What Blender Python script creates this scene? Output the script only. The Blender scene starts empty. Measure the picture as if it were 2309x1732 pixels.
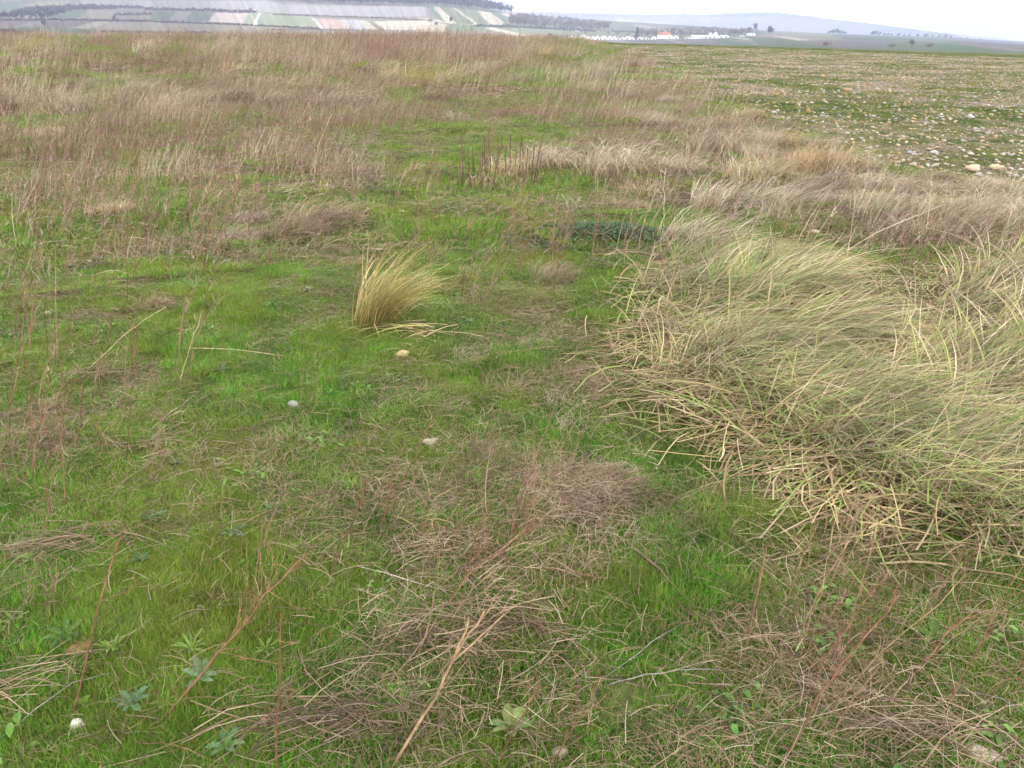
import bpy, math, random
import numpy as np
rng = np.random.default_rng(7)
random.seed(7)
R = math.radians
S = bpy.context.scene
COL = S.collection

# ------------------------------------------------------------------ camera
CH = 1.6                      # eye height
FP, CX, CY = 1812.0, 1154.5, 866.0    # focal length and centre in photo pixels
PITCH, ROLL = R(23.4), R(0.60)
cF = np.array([0, math.cos(PITCH), -math.sin(PITCH)])
_r0 = np.array([1.0, 0, 0]); _u0 = np.array([0, math.sin(PITCH), math.cos(PITCH)])
cR = math.cos(ROLL)*_r0 + math.sin(ROLL)*_u0
cU = math.cos(ROLL)*_u0 - math.sin(ROLL)*_r0
from mathutils import Matrix, Vector
cam = bpy.data.cameras.new('camera'); camo = bpy.data.objects.new('camera', cam); COL.objects.link(camo)
m = Matrix.Identity(4)
for i in range(3):
    m[i][0] = cR[i]; m[i][1] = cU[i]; m[i][2] = -cF[i]
m[0][3], m[1][3], m[2][3] = 0, 0, CH
camo.matrix_world = m
cam.sensor_width = 36; cam.lens = 36*FP/2309.0
cam.clip_start = 0.05; cam.clip_end = 30000
S.camera = camo

# ------------------------------------------------------------------ world, sun, exposure
SUN_EL, SUN_AZ = R(38), R(152)        # azimuth clockwise from +Y: behind the viewer, to the right
w = bpy.data.worlds.new('World'); S.world = w; w.use_nodes = True
nt = w.node_tree; N = nt.nodes; L = nt.links
bg = N['Background']
sky = N.new('ShaderNodeTexSky'); sky.sky_type = 'NISHITA'; sky.sun_disc = False
sky.sun_elevation = SUN_EL; sky.sun_rotation = SUN_AZ
sky.air_density = 1.2; sky.dust_density = 3.0
tc = N.new('ShaderNodeTexCoord'); mp = N.new('ShaderNodeMapping'); mp.inputs['Scale'].default_value = (1.2, 1.2, 4)
nz = N.new('ShaderNodeTexNoise'); nz.inputs['Scale'].default_value = 1.6; nz.inputs['Detail'].default_value = 6
cr = N.new('ShaderNodeValToRGB'); cr.color_ramp.elements[0].position = .25; cr.color_ramp.elements[1].position = .5
cr.color_ramp.elements[0].color = (.72, .72, .72, 1); cr.color_ramp.elements[1].color = (1, 1, 1, 1)
mx = N.new('ShaderNodeMix'); mx.data_type = 'RGBA'
mx.inputs[7].default_value = (19.0, 18.9, 19.4, 1)      # bright even cloud
L.new(tc.outputs['Generated'], mp.inputs[0]); L.new(mp.outputs[0], nz.inputs['Vector'])
L.new(nz.outputs[0], cr.inputs[0]); L.new(cr.outputs[0], mx.inputs[0]); L.new(sky.outputs[0], mx.inputs[6])
L.new(mx.outputs[2], bg.inputs['Color']); bg.inputs['Strength'].default_value = 0.072
sd = bpy.data.lights.new('sun', 'SUN'); sd.energy = 2.7; sd.angle = R(10); sd.color = (1, .97, .93)
so = bpy.data.objects.new('sun', sd); COL.objects.link(so)
sdir = Vector((math.sin(SUN_AZ)*math.cos(SUN_EL), math.cos(SUN_AZ)*math.cos(SUN_EL), math.sin(SUN_EL)))
so.rotation_euler = sdir.to_track_quat('Z', 'Y').to_euler(); so.location = (0, 0, 30)
S.view_settings.view_transform = 'Standard'; S.view_settings.look = 'None'
S.view_settings.exposure = 0.6; S.view_settings.gamma = 1
S.cycles.max_bounces = 4; S.cycles.diffuse_bounces = 2; S.cycles.glossy_bounces = 1; S.cycles.transmission_bounces = 2
S.cycles.volume_bounces = 1; S.cycles.transparent_max_bounces = 8
S.cycles.use_denoising = True; S.cycles.denoiser = 'OPENIMAGEDENOISE'; S.cycles.denoising_input_passes = 'RGB_ALBEDO_NORMAL'
S.cycles.use_adaptive_sampling = True; S.cycles.adaptive_threshold = .04; S.cycles.adaptive_min_samples = 16

# ------------------------------------------------------------------ helpers
def lin(c):
    c = np.asarray(c, float)/255.0
    return np.where(c <= .04045, c/12.92, ((c+.055)/1.055)**2.4)

def hash2(ix, iy, s):
    h = (ix.astype(np.int64)*374761393 + iy.astype(np.int64)*668265263 + s*1274126177) & 0xffffffff
    h = ((h ^ (h >> 13))*1103515245) & 0xffffffff
    return ((h ^ (h >> 16)) & 0xffff)/65535.0

def vnoise(x, y, s=0):
    x = np.asarray(x, float); y = np.asarray(y, float)
    ix = np.floor(x); iy = np.floor(y); fx = x-ix; fy = y-iy
    fx = fx*fx*(3-2*fx); fy = fy*fy*(3-2*fy)
    ix = ix.astype(np.int64); iy = iy.astype(np.int64)
    return (hash2(ix, iy, s)*(1-fx)+hash2(ix+1, iy, s)*fx)*(1-fy) + (hash2(ix, iy+1, s)*(1-fx)+hash2(ix+1, iy+1, s)*fx)*fy

def fbm(x, y, s=0, o=4):
    v = 0; a = .5; t = 0
    for k in range(o):
        v = v + a*vnoise(np.asarray(x)*2**k+17*k, np.asarray(y)*2**k, s+k); t += a; a *= .5
    return v/t

def sstep(a, b, x):
    t = np.clip((np.asarray(x, float)-a)/(b-a), 0, 1); return t*t*(3-2*t)

def horizon(px): return CY-FP*math.tan(PITCH)+0+ (px-CX)*math.tan(ROLL)*1.0
def ray(px, py):
    px = np.asarray(px, float); py = np.asarray(py, float)
    return cF*FP + np.multiply.outer(px-CX, cR) + np.multiply.outer(CY-py, cU)
def proj(x, y, z):
    d = np.stack([x, y, z-CH], -1)
    f = d@cF; f = np.where(f < 1e-3, 1e-3, f)
    return CX+FP*(d@cR)/f, CY-FP*(d@cU)/f

AZK = np.array([-32, -17, 3, 6.5, 17, 31])     # crest height of the plateau by direction (degrees)
ZK = np.array([1.02, 1.3, 1.3, 1.03, .78, .42])
def zg(x, y):
    "height of the plateau"
    x = np.asarray(x, float); y = np.asarray(y, float)
    r = np.hypot(x, y); az = np.degrees(np.arctan2(x, np.maximum(y, 1e-3)+0*x))
    crest = np.interp(az, AZK, ZK)
    z = crest*sstep(2, 95, r) - (r > 95)*((r-95)**2*.0006) 
    z = np.maximum(z, -9)
    n = (fbm(x*.8+9, y*.8, 3, 3)-.5)*.13 + (vnoise(x*3.2, y*3.2, 11)-.5)*.05 + (vnoise(x*7, y*7, 12)-.5)*.022
    return z + n*np.clip(r/3, .5, 1)*np.where(r < 120, 1, 0)*np.where(fieldmask_raw(x, y, z), .55, 1)

FB = np.array([[1180, 80], [1330, 94], [1420, 135], [1500, 178], [1600, 222], [1700, 262], [1780, 298], [1850, 338], [1950, 368], [2100, 400], [2309, 440], [3400, 640]])
def fieldmask_raw(x, y, z, wob=0):
    px, py = proj(x, y, z)
    return (y > 1) & (px > 1250) & (py < np.interp(px, FB[:, 0], FB[:, 1])+wob)
def isfield(x, y, amp=22):
    z = zg(x, y); r = np.hypot(x, y)
    return fieldmask_raw(x, y, z, (vnoise(np.asarray(x)*1.3, np.asarray(y)*1.3, 55)-.5)*amp*8/np.maximum(r, 3))

def G(px, py):
    "point of the meadow seen at a photo pixel"
    d = ray(px, py); z = np.zeros(np.shape(px))
    for k in range(30):
        t = (z-CH)/np.minimum(d[..., 2], -1e-4)
        x, y = d[..., 0]*t, d[..., 1]*t
        z = .5*z+.5*zg(x, y)
    return np.stack([x, y, zg(x, y)], -1)

def atdepth(px, py, Y):
    d = ray(px, py); t = Y/d[..., 1]
    p = d*np.asarray(t)[..., None]; p[..., 2] += CH
    return p

def link(o, parent=None):
    COL.objects.link(o)
    if parent is not None: o.parent = parent
    return o
def tag(o, label=None, cat=None, group=None, kind=None):
    if label: o['label'] = label
    if cat: o['category'] = cat
    if group: o['group'] = group
    if kind: o['kind'] = kind
    return o
def empty(name, loc=(0, 0, 0), rz=0, **k):
    o = bpy.data.objects.new(name, None); o.empty_display_size = .05; link(o)
    o.location = loc; o.rotation_euler = (0, 0, rz); return tag(o, **k)
def mesh(name, V, F, mat, col=None, smooth=False):
    me = bpy.data.meshes.new(name)
    V = np.asarray(V, np.float32).reshape(-1, 3)
    if isinstance(F, np.ndarray):
        n, k = F.shape
        me.vertices.add(len(V)); me.vertices.foreach_set('co', V.ravel())
        me.loops.add(n*k); me.loops.foreach_set('vertex_index', F.astype(np.int32).ravel())
        me.polygons.add(n); me.polygons.foreach_set('loop_start', np.arange(0, n*k, k, dtype=np.int32))
        me.polygons.foreach_set('loop_total', np.full(n, k, np.int32))
        me.update(calc_edges=True)
    else:
        me.from_pydata([tuple(map(float, v)) for v in V], [], F); me.update()
    if col is not None:
        a = me.color_attributes.new('col', 'FLOAT_COLOR', 'POINT')
        c = np.ones((len(V), 4), np.float32); c[:, :3] = col; a.data.foreach_set('color', c.ravel())
    if smooth: me.polygons.foreach_set('use_smooth', np.ones(len(me.polygons), bool))
    if mat: me.materials.append(mat)
    return me
def ob(name, me, parent=None, loc=(0, 0, 0), rz=0, **k):
    o = bpy.data.objects.new(name, me); link(o, parent); o.location = loc; o.rotation_euler = (0, 0, rz)
    return tag(o, **k)
def copy_tree(o, parent=None):
    c = o.copy(); link(c, parent)
    for ch in [k for k in o.children]: copy_tree(ch, c)
    return c

def ribbons(P, W, side=None):
    "P (N,n,3) paths, W (N,n) widths -> strips"
    Nn, n, _ = P.shape
    if side is None:
        a = rng.uniform(0, 2*np.pi, Nn); side = np.stack([np.cos(a), np.sin(a), np.zeros(Nn)], -1)
    off = side[:, None, :]*W[..., None]*.5
    V = np.stack([P-off, P+off], 2).reshape(-1, 3)
    base = (np.arange(Nn)*2*n)[:, None]; k = np.arange(n-1)*2
    F = np.stack([base+k, base+k+1, base+k+3, base+k+2], -1).reshape(-1, 4)
    return V, F
def tubes(P, Rr, ns=5):
    "P list of (n,3) paths, Rr list of (n,) radii"
    Vs, Fs, b = [], [], 0
    for p, r in zip(P, Rr):
        p = np.asarray(p, float); n = len(p); r = np.broadcast_to(r, n)
        t = np.gradient(p, axis=0); t /= np.linalg.norm(t, axis=1)[:, None]+1e-9
        ref = np.array([.3, .2, .93]) if abs(t[0] @ np.array([.3, .2, .93])) < .9 else np.array([1, .1, 0])
        u = np.cross(t, ref); u /= np.linalg.norm(u, axis=1)[:, None]+1e-9; v = np.cross(t, u)
        a = np.arange(ns)*2*np.pi/ns
        ring = p[:, None]+r[:, None, None]*(np.cos(a)[None, :, None]*u[:, None]+np.sin(a)[None, :, None]*v[:, None])
        Vs.append(ring.reshape(-1, 3))
        i = np.arange(n-1)[:, None]*ns; j = np.arange(ns)[None, :]; j2 = (j+1) % ns
        Fs.append(np.stack([b+i+j, b+i+j2, b+i+ns+j2, b+i+ns+j], -1).reshape(-1, 4))
        b += n*ns
    return np.concatenate(Vs), np.concatenate(Fs)
class Acc:
    def __init__(s): s.V = []; s.F = []; s.C = []; s.n = 0
    def add(s, VF, c):
        V, F = VF; s.V.append(V); s.F.append(F+s.n); s.n += len(V)
        c = np.asarray(c, float); s.C.append(np.broadcast_to(c, (len(V), 3)) if c.ndim == 1 else c)
    def mesh(s, name, mat, smooth=False): return mesh(name, np.concatenate(s.V), np.concatenate(s.F), mat, np.concatenate(s.C), smooth)

# ------------------------------------------------------------------ materials
def mat_col(name, rough=.7, trans=0., noise=0., nscale=3., tint=(.5, .42, .2), ta=0., tscale=.7, bump=0, sat=1., objrand=0, spec=.25):
    "colour comes from the mesh's own colour attribute, varied by world-space noise"
    m_ = bpy.data.materials.new(name); m_.use_nodes = True; n = m_.node_tree.nodes; l = m_.node_tree.links
    b = n['Principled BSDF']; b.inputs['Roughness'].default_value = rough; b.inputs['Specular IOR Level'].default_value = spec
    at = n.new('ShaderNodeAttribute'); at.attribute_name = 'col'
    c = at.outputs['Color']; geo = n.new('ShaderNodeNewGeometry')
    if noise:
        t = n.new('ShaderNodeTexNoise'); t.inputs['Scale'].default_value = nscale; t.inputs['Detail'].default_value = 3
        l.new(geo.outputs['Position'], t.inputs['Vector'])
        mr = n.new('ShaderNodeMapRange'); mr.inputs[1].default_value = .3; mr.inputs[2].default_value = .7
        mr.inputs[3].default_value = 1-noise; mr.inputs[4].default_value = 1+noise
        l.new(t.outputs[0], mr.inputs[0])
        v = n.new('ShaderNodeVectorMath'); v.operation = 'SCALE'; l.new(c, v.inputs[0]); l.new(mr.outputs[0], v.inputs['Scale']); c = v.outputs[0]
    if ta:
        t = n.new('ShaderNodeTexNoise'); t.inputs['Scale'].default_value = tscale; t.inputs['Detail'].default_value = 4
        l.new(geo.outputs['Position'], t.inputs['Vector'])
        mr = n.new('ShaderNodeMapRange'); mr.inputs[1].default_value = .42; mr.inputs[2].default_value = .62; mr.inputs[3].default_value = 0; mr.inputs[4].default_value = ta
        l.new(t.outputs[0], mr.inputs[0])
        x = n.new('ShaderNodeMix'); x.data_type = 'RGBA'; l.new(mr.outputs[0], x.inputs[0]); l.new(c, x.inputs[6]); x.inputs[7].default_value = (*tint, 1); c = x.outputs[2]
    if objrand:
        oi = n.new('ShaderNodeObjectInfo'); mr = n.new('ShaderNodeMapRange'); mr.inputs[3].default_value = 1-objrand; mr.inputs[4].default_value = 1+objrand
        l.new(oi.outputs['Random'], mr.inputs[0]); v = n.new('ShaderNodeVectorMath'); v.operation = 'SCALE'; l.new(c, v.inputs[0]); l.new(mr.outputs[0], v.inputs['Scale']); c = v.outputs[0]
    l.new(c, b.inputs['Base Color'])
    if bump:
        t = n.new('ShaderNodeTexNoise'); t.inputs['Scale'].default_value = bump; t.inputs['Detail'].default_value = 5
        l.new(geo.outputs['Position'], t.inputs['Vector']); bn = n.new('ShaderNodeBump'); bn.inputs['Strength'].default_value = .5; bn.inputs['Distance'].default_value = .4/bump
        l.new(t.outputs[0], bn.inputs['Height']); l.new(bn.outputs[0], b.inputs['Normal'])
    if trans:
        tr = n.new('ShaderNodeBsdfTranslucent'); l.new(c, tr.inputs['Color']); ms = n.new('ShaderNodeMixShader'); ms.inputs[0].default_value = trans
        l.new(b.outputs[0], ms.inputs[1]); l.new(tr.outputs[0], ms.inputs[2]); l.new(ms.outputs[0], n['Material Output'].inputs['Surface'])
    return m_
M_grass = mat_col('grass_blades', .5, .35, .34, 5, (.24, .26, .04), .5, 1.3)
M_straw = mat_col('dry_straw', .55, .25, .30, 3, objrand=.16)
M_weed = mat_col('dry_weed', .75, .1, .22, 1.5, objrand=.18)
M_stem = mat_col('woody_stem', .7, 0, .35, 60, bump=300)
M_leaf = mat_col('herb_leaf', .5, .25, .25, 30)
M_stone = mat_col('pebble_stone', .8, 0, .18, 40, bump=120)
M_land = mat_col('farmland', .95, 0, .06, .05, spec=.05)
M_wood = mat_col('bare_woodland', .95, .0, .2, .03, objrand=.25, spec=.05)
M_wall = mat_col('limewash_wall', .8, 0, .05, 1)
M_roof = mat_col('clay_tile_roof', .8, 0, .15, 2)

def mat_field_stone():
    m_ = bpy.data.materials.new('field_stone'); m_.use_nodes = True; n = m_.node_tree.nodes; l = m_.node_tree.links
    b = n['Principled BSDF']; b.inputs['Roughness'].default_value = .8; b.inputs['Specular IOR Level'].default_value = .2
    oi = n.new('ShaderNodeObjectInfo'); c = n.new('ShaderNodeValToRGB'); r = c.color_ramp; r.interpolation = 'CONSTANT'
    cs = [(0, (.48, .37, .23)), (.22, (.52, .47, .38)), (.4, (.42, .29, .17)), (.55, (.33, .29, .25)), (.68, (.52, .34, .15)), (.8, (.56, .53, .48)), (.9, (.22, .18, .15))]
    r.elements[0].position = 0; r.elements[0].color = (*cs[0][1], 1); r.elements[1].position = cs[1][0]; r.elements[1].color = (*cs[1][1], 1)
    for p, k in cs[2:]:
        e = r.elements.new(p); e.color = (*k, 1)
    l.new(oi.outputs['Random'], c.inputs[0])
    t = n.new('ShaderNodeTexNoise'); t.inputs['Scale'].default_value = 35; g = n.new('ShaderNodeNewGeometry'); l.new(g.outputs['Position'], t.inputs['Vector'])
    mr = n.new('ShaderNodeMapRange'); mr.inputs[3].default_value = .4; mr.inputs[4].default_value = 1.1; l.new(t.outputs[0], mr.inputs[0])
    v = n.new('ShaderNodeVectorMath'); v.operation = 'SCALE'; l.new(c.outputs[0], v.inputs[0]); l.new(mr.outputs[0], v.inputs['Scale']); l.new(v.outputs[0], b.inputs['Base Color'])
    return m_
M_fstone = mat_field_stone()

def mat_ground():
    m_ = bpy.data.materials.new('meadow_and_soil'); m_.use_nodes = True; n = m_.node_tree.nodes; l = m_.node_tree.links
    b = n['Principled BSDF']; b.inputs['Roughness'].default_value = .95; b.inputs['Specular IOR Level'].default_value = .05
    at = n.new('ShaderNodeAttribute'); at.attribute_name = 'col'; g = n.new('ShaderNodeNewGeometry')
    t = n.new('ShaderNodeTexNoise'); t.inputs['Scale'].default_value = 22; t.inputs['Detail'].default_value = 8; l.new(g.outputs['Position'], t.inputs['Vector'])
    mr = n.new('ShaderNodeMapRange'); mr.inputs[1].default_value = .3; mr.inputs[2].default_value = .7; mr.inputs[3].default_value = .45; mr.inputs[4].default_value = 1.55; l.new(t.outputs[0], mr.inputs[0])
    v = n.new('ShaderNodeVectorMath'); v.operation = 'SCALE'; l.new(at.outputs['Color'], v.inputs[0]); l.new(mr.outputs[0], v.inputs['Scale'])
    l.new(v.outputs[0], b.inputs['Base Color'])
    bn = n.new('ShaderNodeBump'); bn.inputs['Strength'].default_value = .8; bn.inputs['Distance'].default_value = .02; l.new(t.outputs[0], bn.inputs['Height']); l.new(bn.outputs[0], b.inputs['Normal'])
    return m_
M_ground = mat_ground()

# ------------------------------------------------------------------ ground
def build_ground():
    az = np.concatenate([np.linspace(-180, -60, 31)[:-1], np.linspace(-60, -36, 25)[:-1], np.linspace(-36, 36, 481), np.linspace(36, 60, 25)[1:], np.linspace(60, 180, 31)[1:-1]])
    r = np.concatenate([[.02, .15, .3], .4*np.exp(np.arange(0, 520)*.0124)])
    A, Q = np.meshgrid(np.radians(az), r); x = Q*np.sin(A); y = Q*np.cos(A); z = zg(x, y)
    V = np.stack([x, y, z], -1).reshape(-1, 3); nr, na = A.shape
    i = np.arange(nr-1)[:, None]*na; j = np.arange(na)[None, :]; j2 = (j+1) % na
    F = np.stack([i+j, i+na+j, i+na+j2, i+j2], -1).reshape(-1, 4)
    X, Y = V[:, 0], V[:, 1]
    fm = isfield(X, Y); k = fbm(X*1.5, Y*1.5, 5)
    gcol = np.array([.045, .078, .012])*(1-k[:, None])*1.5 + np.array([.12, .085, .045])*k[:, None]*.8
    fcol = np.array([.165, .135, .09])*(.8+.5*k[:, None])
    col = np.where(fm[:, None], fcol, gcol)
    ob('meadow_ground', mesh('meadow_ground', V, F, M_ground, col, True), kind='structure')
build_ground()

# ------------------------------------------------------------------ far land: valley, hills
class Sheet:
    def __init__(s, ctrl):
        s.px = np.array([c[0] for c in ctrl], float); s.py = np.array([[q[0] for q in c[1]] for c in ctrl], float); s.d = np.array([[q[1] for q in c[1]] for c in ctrl], float)
    def prof(s, px):
        K = s.py.shape[1]
        return np.stack([np.interp(px, s.px, s.py[:, k]) for k in range(K)], -1), np.stack([np.interp(px, s.px, s.d[:, k]) for k in range(K)], -1)
    def at(s, px, py):
        "world point of the sheet seen at pixel"
        a, b = s.prof(float(px)); a, b = a[:-1], b[:-1]; D = np.interp(-py, -a, b)
        return s.world(np.array([px]), np.array([py]), np.array([D]))[0]
    def world(s, px, py, D):
        d = ray(px, py); h = np.hypot(d[:, 0], d[:, 1]); p = d*(D/h)[:, None]; p[:, 2] += CH; return p
    def build(s, name, x0, x1, step, rows, paint, jig=0):
        px = np.arange(x0, x1+step, step, dtype=float); a, b = s.prof(px); K = a.shape[1]
        u = np.linspace(0, K-1, rows); k = np.minimum(u.astype(int), K-2); f = u-k
        PY = a[:, k]*(1-f)+a[:, k+1]*f; D = b[:, k]*(1-f)+b[:, k+1]*f; PX = np.repeat(px[:, None], rows, 1)
        PY = PY + jig*(fbm(PX*.02, D*.004, 8)-.5)*sstep(0, 1, u)[None, :]
        V = s.world(PX.ravel(), PY.ravel(), D.ravel()); n = len(px)
        i = np.arange(n-1)[:, None]*rows; j = np.arange(rows-1)[None, :]
        F = np.stack([i+j, i+rows+j, i+rows+j+1, i+j+1], -1).reshape(-1, 4)
        o = ob(name, mesh(name, V, F, M_land, paint(PX.ravel(), PY.ravel()), True), kind='structure'); return o

def inpoly(px, py, poly):
    poly = np.asarray(poly, float); c = np.zeros(px.shape, bool); x1, y1 = poly[-1]
    for x2, y2 in poly:
        with np.errstate(divide='ignore', invalid='ignore'):
            t = ((y2 > py) != (y1 > py)) & (px < (x1-x2)*(py-y2)/(y1-y2)+x2)
        c ^= t; x1, y1 = x2, y2
    return c
GRN, LGR, TAN, PNK, BRN, GRY, PUR, WHT, DGR = [np.array(c) for c in ((.13, .19, .09), (.26, .29, .13), (.42, .36, .22), (.42, .31, .24), (.20, .15, .12), (.30, .29, .27), (.17, .15, .15), (.6, .58, .52), (.09, .13, .07))]
VAL = Sheet([(-500, [(100, 170), (74, 450), (20, 1000), (-60, 1700), (-20, 2300)]),
             (600, [(100, 170), (76, 450), (12, 1100), (-50, 1700), (-20, 2300)]),
             (1000, [(104, 170), (80, 550), (30, 1000), (-2, 1450), (30, 2200)]),
             (1070, [(104, 170), (82, 600), (33, 1000), (12, 1400), (40, 2200)]),
             (1155, [(104, 170), (86, 700), (45, 1050), (32, 1300), (50, 2200)]),
             (1250, [(104, 170), (90, 860), (65, 1150), (38, 1700), (55, 2300)]),
             (1400, [(106, 170), (90.5, 880), (68, 1150), (49, 1700), (60, 2300)]),
             (1560, [(108, 170), (88, 880), (72, 1200), (58, 1700), (70, 2300)]),
             (1650, [(110, 170), (86, 850), (74, 1200), (64, 1700), (75, 2300)]),
             (1760, [(112, 170), (88, 700), (78, 1100), (71, 1600), (80, 2300)]),
             (1960, [(118, 170), (98, 500), (88, 900), (79, 1800), (84, 2500)]),
             (2150, [(121, 170), (104, 450), (94, 900), (84.5, 2200), (90, 2900)]),
             (2309, [(126, 170), (110, 400), (102, 900), (94, 2800), (96, 3500)]),
             (2900, [(140, 170), (118, 400), (108, 900), (101, 2800), (103, 3500)])])
PARCELS = [
 (TAN*.8, [(25, 38), (60, 22), (110, 20), (100, 38), (60, 40)]), (TAN*.85, [(50, 12), (90, 3), (160, 3), (160, 14), (100, 14)]),
 (GRN*1.1, [(100, 40), (130, 22), (200, 22), (175, 42)]), (GRN*1.2, [(-50, 30), (-50, 8), (60, 3), (20, 26)]),
 (TAN*.7, [(175, 40), (200, 24), (265, 27), (240, 44)]), (BRN*1.1, [(-50, 60), (-50, 48), (95, 47), (30, 62)]),
 (GRY*.9, [(30, 60), (95, 47), (105, 49), (45, 62)]), (GRN, [(-50, 82), (-50, 70), (60, 60), (220, 66), (200, 82)]),
 (TAN*.9, [(155, 64), (220, 48), (250, 50), (200, 65)]), (BRN, [(100, 62), (100, 48), (220, 48), (155, 64)]),
 (TAN*1.2, [(195, 80), (245, 72), (290, 73), (230, 82)]), (GRN*1.3, [(225, 82), (290, 72), (480, 74), (480, 84)]),
 (TAN*.7, [(230, 66), (250, 50), (420, 55), (420, 72)]), (GRN*.9, [(340, 45), (340, 25), (480, 28), (470, 48)]), (TAN*.7, [(380, 44), (400, 26), (430, 28), (420, 46)]),
 (PNK*1.15, [(471, 48), (485, 29), (560, 28), (548, 54)]), (LGR*1.1, [(548, 54), (560, 28), (590, 28), (575, 58)]),
 (WHT*.9, [(568, 59), (583, 29), (588, 29), (578, 60)]), (LGR*1.0, [(578, 60), (588, 29), (720, 40), (728, 65)]),
 (WHT, [(720, 64), (704, 41), (711, 41), (729, 65)]), (np.array([.5, .3, .2]), [(729, 65), (711, 42), (770, 44), (788, 66)]),
 (GRY*1.3, [(788, 66), (770, 44), (810, 46), (830, 68)]), (TAN*1.25, [(830, 68), (810, 46), (828, 47), (852, 68)]), (LGR*.8, [(852, 68), (828, 47), (842, 48), (872, 68)]),
 (TAN*1.3, [(872, 70), (842, 48), (960, 47), (1010, 56), (1000, 72)]), (TAN*1.25, [(940, 40), (990, 44), (1080, 52), (1075, 56), (960, 50)]),
 (np.array([.33, .30, .25]), [(180, 0), (600, 2), (640, 10), (700, 12), (960, 15), (960, 36), (940, 38), (690, 34), (590, 26), (470, 22), (180, 14)]),
 (TAN*1.25, [(975, 15), (990, 15), (1030, 54), (1005, 50)]), (TAN*1.1, [(1020, 18), (1027, 18), (1080, 53), (1070, 54)]), (LGR*.7, [(990, 15), (1020, 18), (1070, 54), (1030, 54)]),
 (GRN*1.1, [(960, 15), (975, 15), (1005, 50), (990, 44)]), (LGR*.75, [(1027, 18), (1075, 25), (1105, 55), (1080, 54)]), (TAN*1.15, [(1075, 25), (1105, 27), (1140, 50), (1130, 56), (1105, 55)]),
 (GRN*1.1, [(1105, 27), (1125, 30), (1150, 44), (1140, 52)]), (TAN*1.1, [(1125, 30), (1150, 30), (1180, 38), (1165, 44)]),
 (LGR*.9, [(1010, 55), (1100, 60), (1400, 72), (1560, 80), (1560, 90), (1250, 92), (1100, 82), (1000, 72)]), (GRN*1.3, [(1010, 55), (1100, 56), (1090, 66), (1030, 70)]),
 (TAN*1.45, [(1090, 62), (1110, 62), (1190, 80), (1170, 83)]), (BRN*1.5, [(1000, 72), (1110, 72), (1170, 84), (1180, 92), (1000, 92)]),
 (LGR*.85, [(1350, 50), (1500, 55), (1520, 74), (1360, 70)]), (TAN*1.15, [(1420, 56), (1450, 56), (1530, 72), (1500, 74)]), (LGR*.9, [(1450, 53), (1540, 60), (1560, 72), (1520, 72)]),
 (GRY*.9, [(1180, 90), (1420, 90), (1480, 100), (1200, 98)]), (PUR*1.2, [(1405, 90), (1600, 88), (1660, 103), (1430, 98)]), (PNK, [(1500, 90), (1510, 90), (1550, 97), (1530, 97)]),
 (np.array([.10, .22, .09]), [(1596, 88), (1640, 88), (1700, 101), (1640, 101)]), (PUR*1.3, [(1640, 90), (1700, 93), (1780, 104), (1700, 102)]), (TAN*1.1, [(1640, 83), (1670, 84), (1720, 92), (1680, 91)]),
 (GRN, [(1680, 82), (1800, 94), (1900, 106), (1720, 104)]), (PNK*.75, [(1730, 76), (1760, 74), (1900, 90), (1830, 93), (1700, 82)]), (LGR*.95, [(1740, 71), (1870, 76), (1910, 88), (1860, 90)]), (TAN*1.2, [(1735, 80), (1770, 82), (1830, 90), (1800, 92)]),
 (BRN*1.1, [(1800, 94), (1860, 90), (2000, 95), (2000, 104), (1880, 106)]), (GRN*.9, [(1870, 77), (2010, 80), (2060, 90), (1910, 89)]), (PUR*1.1, [(1890, 90), (2000, 91), (2010, 106), (1880, 108)]),
 (TAN*.8, [(2060, 90), (2150, 95), (2150, 97), (2060, 92)]), (np.array([.10, .21, .10]), [(2060, 97), (2110, 97), (2200, 108), (2260, 115), (2130, 112)]), (PUR, [(2150, 88), (2309, 96), (2600, 104), (2600, 110), (2309, 106), (2160, 100)]),
 (BRN*1.1, [(2160, 99), (2309, 106), (2600, 112), (2600, 126), (2240, 114)]), (GRY*.8, [(2150, 97), (2165, 98), (2330, 114), (2300, 116)]), (DGR*1.3, [(2140, 84), (2309, 94), (2309, 97), (2150, 88)])]
def paint_valley(px, py):
    u = px - (py-40)*.5
    base = np.where((px < 1000)[:, None], TAN*.62, LGR*.75)*np.ones((len(px), 1))
    base = np.where((px > 1650)[:, None], GRN*1.05, base)
    c = base.copy()
    for col, poly in PARCELS:
        q = inpoly(px+(vnoise(px*.1, py*.3, 3)-.5)*3, py+(vnoise(px*.07, py*.3, 4)-.5)*1.2, poly); c[q] = col
    st = vnoise(u*.16, u*0, 21)*.6+vnoise(u*.5, u*0, 22)*.4
    k = np.where((py < 72) & (px < 1200), 1., .25)
    c = c*(1+(st-.5)[:, None]*.5*k[:, None])
    hue = (vnoise(u*.09, u*0, 31)-.5)[:, None]*k[:, None]
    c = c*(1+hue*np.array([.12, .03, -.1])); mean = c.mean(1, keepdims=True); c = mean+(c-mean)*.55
    return np.clip(c*(.58+.26*sstep(420, 560, px)*sstep(1500, 1200, px))[:, None], .02, .8)  # left hill colour brightened along its middle to paint in sunlit strips
VAL.build('valley_farmland', -480, 2880, 1.5, 190, paint_valley, 0)

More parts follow.
